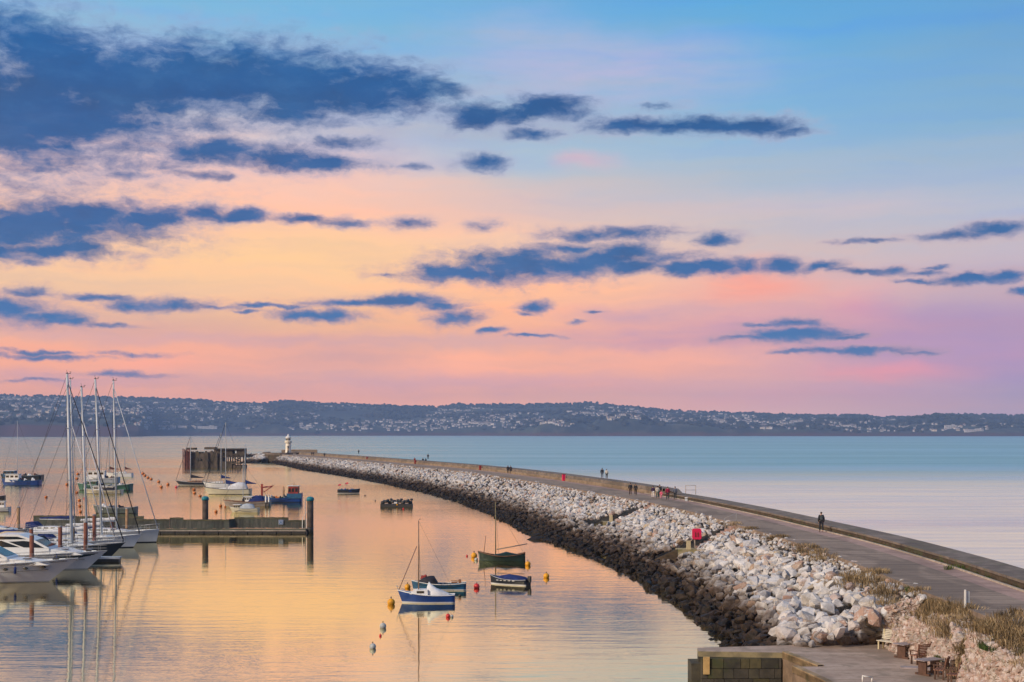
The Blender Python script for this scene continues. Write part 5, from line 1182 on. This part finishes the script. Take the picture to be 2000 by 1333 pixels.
# grass
def grass(name, clumps, lab, ramp_):
    V = []; F = []; T = []; b = 0
    for cx, cy, cz, rad, h, n, tn in clumps:
        for i in range(n):
            a = rnd.uniform(0, 6.28); q = rad * math.sqrt(rnd.random()); x, y = cx + q * math.cos(a), cy + q * math.sin(a)
            hh = h * rnd.uniform(.3, 1.15) * (1 - .4 * q / rad); lean = rnd.uniform(.1, 1.0) * hh; w = rnd.uniform(.005, .014); la = rnd.gauss(a, .8)
            dx, dy = math.cos(la) * lean, math.sin(la) * lean; px_, py_ = -math.sin(la + 1) * w, math.cos(la + 1) * w
            V += [(x - px_, y - py_, cz - .1), (x + px_, y + py_, cz - .1), (x + dx * .4 + px_, y + dy * .4 + py_, cz + hh * .6), (x + dx * .4 - px_, y + dy * .4 - py_, cz + hh * .6), (x + dx, y + dy, cz + hh), (x + dx, y + dy, cz + hh)]
            F += [(b, b + 1, b + 2, b + 3), (b + 3, b + 2, b + 4, b + 4)]; T += [min(1, max(0, tn + rnd.gauss(0, .28)))] * 6; b += 6
    F = [f if len(set(f)) == 4 else (f[0], f[1], f[2], f[3] + 1) for f in F]
    V = [(v if i % 6 != 5 else (v[0] + .003, v[1], v[2])) for i, v in enumerate(V)]
    m = leaf_mat(name, *ramp_)
    return tag(mesh_np(name, np.array(V), np.array(F), m, T), lab, 'grass', kind='stuff')
cl = []
def slope_z(x, Y): s = (xe(Y) - x) / max(.5, xe(Y) - xw(Y)); return zd(Y) * (1 - max(0, s)) + .12
for i in range(380):
    u = rnd.random()
    if u < .55: Y = rnd.uniform(52, 80); x = rnd.uniform(20.6, 22.25); z = wall_top(Y) + (x - wall_x(Y, 3.6)) * .5; h = rnd.uniform(.15, .5)
    elif u < .63: Y = rnd.gauss(67.5, 1.2); x = rnd.uniform(20.2, 22.2); z = rnd.uniform(1.8, 4.2); h = .5; x = 20.6 + (z - 1.8) * .55
    else:
        Y = 80 + 75 * rnd.random() ** 1.5
        if mnoise.noise(Vector((Y * .16, 2, 0))) < .06: continue
        x = xe(Y) - abs(rnd.gauss(0, .55)) + .15; z = slope_z(x, Y); h = rnd.uniform(.12, .42) * (1 if Y < 110 else .6)
    cl.append((x, Y, z, rnd.uniform(.3, .8), h, 85, rnd.uniform(.0, .9)))
for (px, py, n) in [(1650, 1140, 14), (1680, 1132, 12), (1735, 1160, 10), (1720, 1180, 6), (1600, 1085, 8), (1570, 1075, 6), (1840, 1185, 22), (1870, 1200, 18), (1930, 1235, 22), (1970, 1245, 18)]:
    for i in range(n):
        q = px + rnd.gauss(0, 16); r_ = py + rnd.gauss(0, 6)
        for z in np.arange(4.4, 1.0, -.1):
            x, Y = at(q, r_, z)
            if Y < 79.5: ok = z <= wall_top(Y) + (x - wall_x(Y, 3.6)) * .5
            else: ok = z <= slope_z(x, Y) + .3
            if ok: cl.append((x, Y, z + .1, .55, rnd.uniform(.2, .55), 60, rnd.uniform(.2, .7))); break
grass('dry_grass', cl, 'golden brown dry grass along the top of the wall and rocks', ((.08, .06, .03), (.27, .185, .095), (.50, .39, .24)))
cl = []
for px, py, z, n in [(1782, 1148, 4.3, 8), (1925, 1262, 3.9, 18), (1762, 1235, 2.3, 5), (1828, 1290, 2.1, 8), (1960, 1290, 3.0, 8), (1905, 1290, 3.0, 10), (1858, 1108, 4.6, 4), (1980, 1270, 3.6, 8)]:
    for i in range(n):
        x, Y = at(px + rnd.gauss(0, 8), py + rnd.gauss(0, 4), z); cl.append((max(x, wall_x(Y, z) - .1) if Y < 79 else x, Y, z, .22, .28, 60, rnd.uniform(.1, .9)))
for i in range(60): Y = rnd.uniform(70, 150); cl.append((xk(Y) + .3, Y, zd(Y) + .02, .2, .16, 24, rnd.random()))
grass('green_plants', cl, 'low green weeds in the wall and along the kerb gully', ((.025, .05, .012), (.05, .095, .02), (.12, .13, .04)))
cl = []
for i in range(260): Y = 62 + 130 * rnd.random(); cl.append((xk(Y) + rnd.uniform(.12, .5), Y, zd(Y) + .02, .2, .10, 20, rnd.random()))
grass('gully_weeds', cl, 'brown weeds in the gully under the parapet', ((.05, .03, .016), (.10, .07, .035), (.12, .10, .05)))

# ------------------------------------------------------------------ benches and tables on the quay
dwood = paint('dark_bench_wood', (.09, .045, .03), .7, .3, 3); rwood = paint('red_brown_wood', (.25, .12, .08), .7, .25, 3); gtop = paint('grey_table_top', (.34, .29, .30), .7, .2, 3); wbench = paint('white_bench_paint', (.60, .57, .48), .5, .08, 3); lemon = paint('pale_bench_leg', (.62, .55, .36), .6, .1)
def bench(px, py, rz, lab, slat, leg, W=1.35, name='park_bench', grp=None, arms=False, seat=None):
    x, Y = at(px, py, SZ); root = empty(name, (x, Y, SZ), rz, lab, 'bench', grp)
    g = MB()
    for k in range(4): g.box((0, -.18 + k * .12, .45), (W, .095, .035))
    g.build('seat', seat or slat, root)
    g = MB()
    for k in range(6): g.box((0, .27 + k * .022, .56 + k * .085), (W, .03, .06))
    g.build('backrest', slat, root)
    for s in (-1, 1):
        for y in (-.16, .22):
            g = MB(); g.box((s * W * .42, y, .225), (.07, .07, .45)); g.build('leg', leg, root)
        g = MB(); g.box((s * W * .42, .32, .72), (.06, .05, .62)); g.build('back_post', leg, root)
        if arms: g = MB(); g.box((s * W * .46, 0, .68), (.06, .5, .05)); g.box((s * W * .46, -.2, .55), (.05, .05, .24)); g.build('armrest', leg, root)
    return root
bench(1737, 1270, R(-52), 'white slatted bench at the foot of the large boulders', wbench, lemon)
bench(1796, 1297, R(-150), 'dark wooden armchair bench facing the picnic table by the stone wall', rwood, dwood, W=.9, arms=True)
bench(1836, 1326, R(-118), 'brown wooden armchair left of its pair by the wall', rwood, dwood, W=.8, arms=True, grp='brown armchairs')
bench(1862, 1336, R(-118), 'brown wooden armchair right of its pair by the wall', rwood, dwood, W=.8, arms=True, grp='brown armchairs')
bench(1905, 1352, R(-118), 'brown wooden armchair nearest, half cut by the bottom edge', rwood, dwood, W=.8, arms=True)
def table(px, py, rz, lab, w=1.3):
    x, Y = at(px, py, SZ); root = empty('picnic_table', (x, Y, SZ), rz, lab, 'table', 'picnic tables on the quay')
    g = MB()
    for k in range(5): g.box((0, -.3 + k * .15, .72), (w, .13, .04))
    g.build('table_top', gtop, root)
    for s in (-1, 1):
        g = MB(); g.box((s * w * .3, 0, .36), (.09, .5, .7)); g.box((s * w * .3, 0, .05), (.1, .9, .09)); g.build('leg', dwood, root)
    g = MB(); g.box((0, 0, .4), (w * .6, .06, .08)); g.build('stretcher', dwood, root)
table(1771, 1285, R(35), 'dark picnic table nearest the white bench')
table(1814, 1318, R(30), 'picnic table with grey top between the brown armchairs')
x, Y = at(1790, 1306, SZ); g = MB(); g.box((0, 0, .035), (1.5, .55, .07)); tag(g.build('fallen_board', gtop), 'grey board lying flat on the quay beside the tables', 'board'); bpy.data.objects['fallen_board'].location = (x, Y, SZ); bpy.data.objects['fallen_board'].rotation_euler = (0, 0, R(-12))
x, Y = at(1692, 1333, SZ); mp = empty('mooring_rail', (x, Y, SZ), R(20), 'white metal rail just rising over the bottom edge of the quay', 'rail')
g = MB(); g.tube((-.2, 0, 0), (-.2, 0, .3), .035, n=6); g.build('post', white, mp); g = MB(); g.tube((.3, 0, 0), (.3, 0, .2), .035, n=6); g.build('post', white, mp); g = MB(); g.tube((-.2, 0, .3), (.3, 0, .2), .035, n=6); g.build('bar', white, mp)

# ------------------------------------------------------------------ fittings on the breakwater
x, Y = at(1885, 1187, 4.5); po = empty('marker_post', (x, Y, 4.45), 0, 'white wooden post at the deck edge above the dry grass', 'post')
g = MB(); g.box((0, 0, .46), (.085, .085, .92), taper=.9); g.build('post', white, po); g = MB(); g.box((.16, .1, .55), (.16, .04, .55)); g.build('plate', canv_g, po)
def steps(Y, px, zl, lab, rail=False):
    X0 = xat(px, Y); xa, xb = X0 - .95, X0 + .95
    root = empty('stone_steps', (X0, Y, 0), 0, lab, 'steps')
    g = MB(); g.box((0, 0, zl / 2 - .5), (1.9, 1.9, zl + 1)); g.build('landing', concrete('landing_' + ('a' if rail else 'b') + '_concrete', (.34, .28, .17, 1), (.50, .43, .27, 1), scale=1.3, green=(.20, .18, .07, 1)), root)
    n = 10; x1 = xe(Y) - X0 + .1; g = MB()
    for k in range(n):
        u = (k + .5) / n; zt = zl + (zd(Y) - zl) * (k + 1) / n - .02; g.box((.95 + (x1 - .95) * u, .15, zt / 2), ((x1 - .95) / n, 1.4, zt))
    g.build('upper_flight', pinkm, root)
    n = 9; x2 = -(X0 - xw(Y)) ; g = MB()
    for k in range(n):
        u = (k + .5) / n; zt = zl - .15 - (zl + .2) * (k + 1) / n; g.box((-.95 + (x2 + .95) * u * .9, -.3, zt - .6), (abs(x2 + .95) / n * .92, 1.1, 1.2))
    g.build('lower_flight', darkw, root)
    g = MB(); g.sweep([(-.95, zl + .05), (x2 * .9, .15), (x2 * .9, -1), (-.95, -1)], -.98, -.84); g.build('side_wall', darkw, root)
    if rail:
        g = MB(); a = Vector((x1 - .1, .6, zd(Y))); g.path([a, a + Vector((0, 0, .95)), a + Vector((-1.1, 0, .45)), a + Vector((-1.1, 0, -.5))], .022, n=5); g.build('handrail', grey, root)
    g = MB(); g.box((.1, -.7, zl + .4), (.42, .3, .8), taper=.85); g.build('bollard_block', concrete('bollard_concrete', (.50, .42, .25, 1), (.60, .52, .34, 1), scale=1.5), root)
    return root, X0
s1, X0 = steps(139.5, 1341, 2.15, 'concrete landing and steps with the red lifebuoy housing', True)
steps(182.0, 1191, 2.2, 'pale concrete landing and steps half way down the rocks, farther along')
lb = empty('lifebuoy_housing', (xat(1360.5, 139), 138.9, 2.15), 0, 'bright red lifebuoy housing on a pale post', 'lifebuoy')
redp = paint('bright_red_plastic', (.70, .015, .09), .4, .05, 2)
g = MB(); g.box((-.18, .1, .5), (.1, .1, 1.1)); g.build('post', kerbm, lb)
g = MB(); z0, z1 = .92, 1.93
def rrect(w, h, r, zc): return [(sx * (w / 2 - r) + r * math.cos(a), zc + sz * (h / 2 - r) + r * math.sin(a)) for sx, sz, a0 in ((1, 1, 0), (-1, 1, 90), (-1, -1, 180), (1, -1, 270)) for a in [R(a0 + q) for q in (0, 30, 60, 90)]]
g.sweep(rrect(.86, z1 - z0, .16, (z0 + z1) / 2), -.1, .1); bd = g.build('housing', redp, lb)
for s in (-1, 1): g = MB(); g.sweep([(s * .12 + x * 1, z) for x, z in rrect(.13, .45, .05, 1.36)], -.125, -.095); g.build('slot', paint('dark_red_slot', (.20, .01, .02), .6, .1), lb)
g = MB(); g.sweep(rrect(.6, .08, .03, 1.72), -.12, -.095); g.build('rim', redp, lb)
for px, py, s_, lab in [(1101, 935, 1.0, 'red lifebuoy box on the parapet, nearest of the row'), (938, 916, .9, 'red box on the parapet, second along'), (811, 904.5, .9, 'red box on the parapet behind the three walkers'), (717, 893.5, .7, 'farthest red box on the parapet')]:
    Y = None
    for yy in np.arange(200, 690, 1.0):
        if xat(px, yy) >= xk(yy) - .25: Y = yy; break
    r_ = empty('red_equipment_box', (xat(px, Y), Y - .1, zd(Y)), R(20), lab, 'equipment box', 'red boxes along the parapet')
    g = MB(); g.box((0, 0, .62), (.55, .35, 1.15 * s_)); g.build('body', redp if px == 1101 else redh, r_); g = MB(); g.box((0, 0, 1.2 * s_ + .02), (.62, .42, .08)); g.build('lid', redh, r_)
Y = 200.0; fr = empty('pole_frame', (xat(1349, Y), Y, zat(964, Y) - .15), 0, 'thin pale pole frame standing on the parapet against the sea', 'frame')
for s in (-1, 1): g = MB(); g.tube((s * .68, 0, 0), (s * .68, 0, 1.25), .045, n=5); g.build('post', kerbm, fr)
g = MB(); g.tube((-.68, 0, 1.22), (.68, 0, 1.22), .03, n=5); g.tube((-.68, 0, .6), (.68, 0, .6), .03, n=5); g.build('crossbar', kerbm, fr)
x, Y = at(1362, 979, 4.45); tb = empty('white_bench', (xk(Y) - .4, Y, zd(Y)), R(80), 'small white bench against the parapet below the pole frame', 'bench')
g = MB(); g.box((0, 0, .45), (.9, .35, .07)); g.build('seat', white, tb)
for s in (-1, 1): g = MB(); g.box((s * .3, 0, .22), (.08, .3, .44)); g.build('leg', canv_g, tb)

# ------------------------------------------------------------------ people
skin = paint('skin', (.42, .26, .19), .6, .05); shoe = paint('dark_shoe', (.02, .018, .016), .6, .1)
def cloth(rgb): return paint('cloth_%02d%02d%02d' % tuple(int(v * 99) for v in rgb), rgb, .9, .12, 6)
def skinned(name, pts, edges):
    me = bpy.data.meshes.new(name); me.from_pydata([p[:3] for p in pts], edges, []); o = bpy.data.objects.new(name, me); col.objects.link(o)
    md = o.modifiers.new('s', 'SKIN'); md.use_smooth_shade = True
    for v, p in zip(me.skin_vertices[0].data, pts): v.radius = (p[3], p[4] if len(p) > 4 else p[3])
    me.skin_vertices[0].data[0].use_root = True
    sb = o.modifiers.new('d', 'SUBSURF'); sb.levels = 1; sb.render_levels = 1
    dg = bpy.context.evaluated_depsgraph_get(); m2 = bpy.data.meshes.new_from_object(o.evaluated_get(dg)); bpy.data.objects.remove(o); return m2
def pose(stride, arm):
    s = stride
    J = {'pel': (0, 0, .95), 'bel': (0, .0, 1.12), 'che': (0, .01, 1.34), 'nek': (0, 0, 1.50), 'chin': (0, -.01, 1.58), 'hed': (0, -.015, 1.66), 'top': (0, 0, 1.73)}
    for sd_, k in ((-1, 'l'), (1, 'r')):
        q = s * sd_
        J['hip' + k] = (sd_ * .10, 0, .90); J['kne' + k] = (sd_ * .11, -.10 * q - .03, .50); J['ank' + k] = (sd_ * .11, -.22 * q + .04, .09 + (.05 if q < 0 else 0)); J['toe' + k] = (sd_ * .12, -.22 * q - .13, .035)
        J['sho' + k] = (sd_ * .18, .01, 1.43); J['elb' + k] = (sd_ * .25, .04 + .08 * q, 1.14); J['wri' + k] = (sd_ * .24, -.06 + .16 * q - arm * .1, .90 + arm * .05); J['han' + k] = (sd_ * .235, -.09 + .18 * q - arm * .1, .80 + arm * .05)
    return J
def body_mesh(J):
    R_ = {'pel': (.15, .11), 'bel': (.14, .10), 'che': (.17, .115), 'nek': (.055, .055), 'chin': (.07, .08), 'hed': (.078, .098), 'top': (.05, .06), 'hip': (.095, .095), 'kne': (.06, .06), 'ank': (.042, .045), 'toe': (.042, .03), 'sho': (.07, .07), 'elb': (.045, .045), 'wri': (.03, .03), 'han': (.02, .045)}
    names = list(J); idx = {n: i for i, n in enumerate(names)}; pts = [J[n] + R_[n if n in R_ else n[:3]] for n in names]
    E = [('pel', 'bel'), ('bel', 'che'), ('che', 'nek'), ('nek', 'chin'), ('chin', 'hed'), ('hed', 'top')]
    for k in 'lr': E += [('pel', 'hip' + k), ('hip' + k, 'kne' + k), ('kne' + k, 'ank' + k), ('ank' + k, 'toe' + k), ('che', 'sho' + k), ('sho' + k, 'elb' + k), ('elb' + k, 'wri' + k), ('wri' + k, 'han' + k)]
    return skinned('person', pts, [(idx[a], idx[b]) for a, b in E])
def jacket_mesh(J, long=0):
    n = ['pel', 'bel', 'che', 'sho l', 'elb l', 'wri l', 'sho r', 'elb r', 'wri r']; P = []
    for q in n:
        a = q.replace(' ', ''); p = J[a]; r = {'pel': (.19, .14), 'bel': (.175, .135), 'che': (.20, .145), 'sho': (.092, .092), 'elb': (.072, .072), 'wri': (.055, .055)}[a[:3]]
        if a == 'pel': p = (p[0], p[1], p[2] - .08 - long)
        P.append(p + r)
    P.append((0, .0, 1.49, .08, .08))
    return skinned('jacket', P, [(0, 1), (1, 2), (2, 3), (3, 4), (4, 5), (2, 6), (6, 7), (7, 8), (2, 9)])
def trouser_mesh(J):
    P = [J['pel'] + (.155, .12)]
    for k in 'lr': P += [J['hip' + k] + (.105, .105), J['kne' + k] + (.08, .08), (J['ank' + k][0], J['ank' + k][1], J['ank' + k][2] + .03, .065, .068)]
    return skinned('trousers', P, [(0, 1), (1, 2), (2, 3), (0, 4), (4, 5), (5, 6)])
POSES = [pose(.55, 0), pose(-.6, .5), pose(.12, 1.0)]
PM = [(body_mesh(J), jacket_mesh(J), trouser_mesh(J), jacket_mesh(J, .22)) for J in POSES]
def part(me, name, m, parent, m2=None):
    me = me.copy(); me.materials.clear(); me.materials.append(m)
    if m2: me.materials.append(m2); [setattr(p, 'material_index', 1) for p in me.polygons if p.center.z < .1]
    o = bpy.data.objects.new(name, me); col.objects.link(o); o.parent = parent; return o
def person(px, py, jc, tc, lab, on='deck', h=1.75, rz=0.0, ps=0, long=False, hair=(.03, .02, .015), hat=None, Y=None):
    if Y is None:
        Y = 300.0
        for _ in range(20):
            z = zd(Y) + (1.02 if on == 'wall' else .012); Y = FP * (CH - z) / (py - HY)
    z = zd(Y) + (.0 if on != 'wall' else 1.02)
    root = empty('person', (xat(px, Y), Y, z), rz, lab, 'person', 'people walking on the breakwater'); k = h / 1.75; root.scale = (k, k, k)
    b, j, t_, jl = PM[ps]
    bd = part(b, 'body', skin, root, shoe)
    part(jl if long else j, 'jacket', cloth(jc), root); part(t_, 'trousers', cloth(tc), root)
    g = MB(); g.ball((0, .02, 1.685), (.088, .105, .085), n=10, k=7); g.build('hat' if hat else 'hair', cloth(hat) if hat else cloth(hair), root)
    g = MB(); g.ball((0, -.115, 1.64), (.014, .02, .022), n=6, k=4)
    for s in (-1, 1): g.ball((s * .082, .0, 1.645), (.012, .02, .03), n=6, k=4)
    g.build('face_feature', skin, root)
    return root
BLK = (.018, .019, .024)
person(1604, 1040, BLK, (.02, .022, .03), 'lone walker in black jacket and dark trousers nearest the viewer', rz=PI, ps=0)
pY = None
o = bpy.data.objects.new('tmp', None); 
r0 = [q for q in bpy.data.objects if q.get('label', '').startswith('lone walker')][0]
bp_ = empty('backpack', (r0.location.x, r0.location.y - .2, r0.location.z + 1.22), 0, 'dark backpack on the lone walker in black', 'backpack')
g = MB(); g.ball((0, 0, 0), (.16, .1, .23), n=10, k=8); g.build('bag', cloth((.035, .05, .06)), bp_); g = MB(); g.ball((0, -.08, -.06), (.11, .05, .1), n=8, k=6); g.build('pocket', cloth((.05, .06, .07)), bp_)
person(1231, 968, (.012, .025, .022), (.05, .03, .025), 'taller of the dark pair, black jacket and slim trousers', rz=PI, ps=2)
person(1241.5, 968, (.014, .02, .03), BLK, 'shorter of the dark pair, in navy coat', rz=PI, ps=1, h=1.62)
person(1275.5, 973, (.045, .02, .07), (.72, .70, .68), 'walker in purple top and white trousers', rz=PI, ps=0, h=1.6, long=False)
person(1284, 974, (.50, .48, .44), (.03, .07, .07), 'walker in long pale coat beside the white trousers', rz=PI, ps=2, h=1.65, long=True)
person(1288.5, 973, BLK, BLK, 'tall figure in black behind the pale coat', rz=PI, ps=1, h=1.78, Y=None)
person(1291.5, 975, (.75, .12, .22), (.75, .25, .35), 'small child in bright pink between the adults', rz=PI, ps=1, h=1.1, long=True, hat=(.6, .05, .05))
person(1304, 977, (.26, .008, .045), (.02, .035, .04), 'walker in wide crimson coat, centre of the family group', rz=PI, ps=0, h=1.72, long=True)
person(1318.5, 977, (.10, .12, .17), (.02, .03, .045), 'walker in slate blue jacket at the right of the family group', rz=PI, ps=2, h=1.74)
person(1176, 935, (.03, .035, .05), (.08, .11, .17), 'walker in dark jacket and jeans up on the parapet', on='wall', rz=PI, ps=0, h=1.78)
person(1185, 936, (.55, .54, .50), (.03, .03, .035), 'walker in pale coat up on the parapet', on='wall', rz=PI, ps=2, h=1.65)
person(992, 925, BLK, BLK, 'left one of two dark walkers in the middle distance', rz=PI, ps=0)
person(997.5, 925.5, (.03, .02, .025), BLK, 'right one of two dark walkers in the middle distance', rz=PI, ps=1)
person(826, 906.5, (.02, .025, .03), BLK, 'left one of the three distant walkers', rz=PI, ps=0)
person(831.5, 907, (.03, .035, .045), BLK, 'middle one of the three distant walkers', rz=PI, ps=1)
person(836, 898, (.02, .03, .03), (.03, .03, .03), 'distant walker standing on the parapet right of the pair', on='wall', rz=PI, ps=2)
person(810, 905.5, (.20, .02, .02), BLK, 'distant walker in red near the red box', rz=PI, ps=1)
person(700.5, 887.5, (.03, .04, .035), BLK, 'lone distant figure on the parapet against the sea', on='wall', rz=PI, ps=0)
person(633.5, 889.5, BLK, BLK, 'very distant lone figure toward the lighthouse', rz=PI, ps=0, Y=565)
person(609, 888, BLK, BLK, 'farthest left figure of the pair by the lighthouse', rz=PI, ps=0, Y=600)
person(612.5, 888, BLK, (.03, .02, .02), 'farthest right figure of the pair by the lighthouse', rz=PI, ps=1, Y=600)
for J in PM:
    for me in J: bpy.data.meshes.remove(me)
# two stray rocks at the water's edge
for px, py, r in [(1050, 1054, 1.1), (1022, 1025, 1.3)]:
    x, Y = at(px, py); o = bpy.data.objects.new('boulder', rs_me[3]); col.objects.link(o); o.location = (x, Y, .05); o.scale = (r * 1.4, r, .55); tag(o, 'flat dark rock lying in the water off the slope, ' + ('nearer' if py > 1040 else 'farther') + ' one', 'boulder')
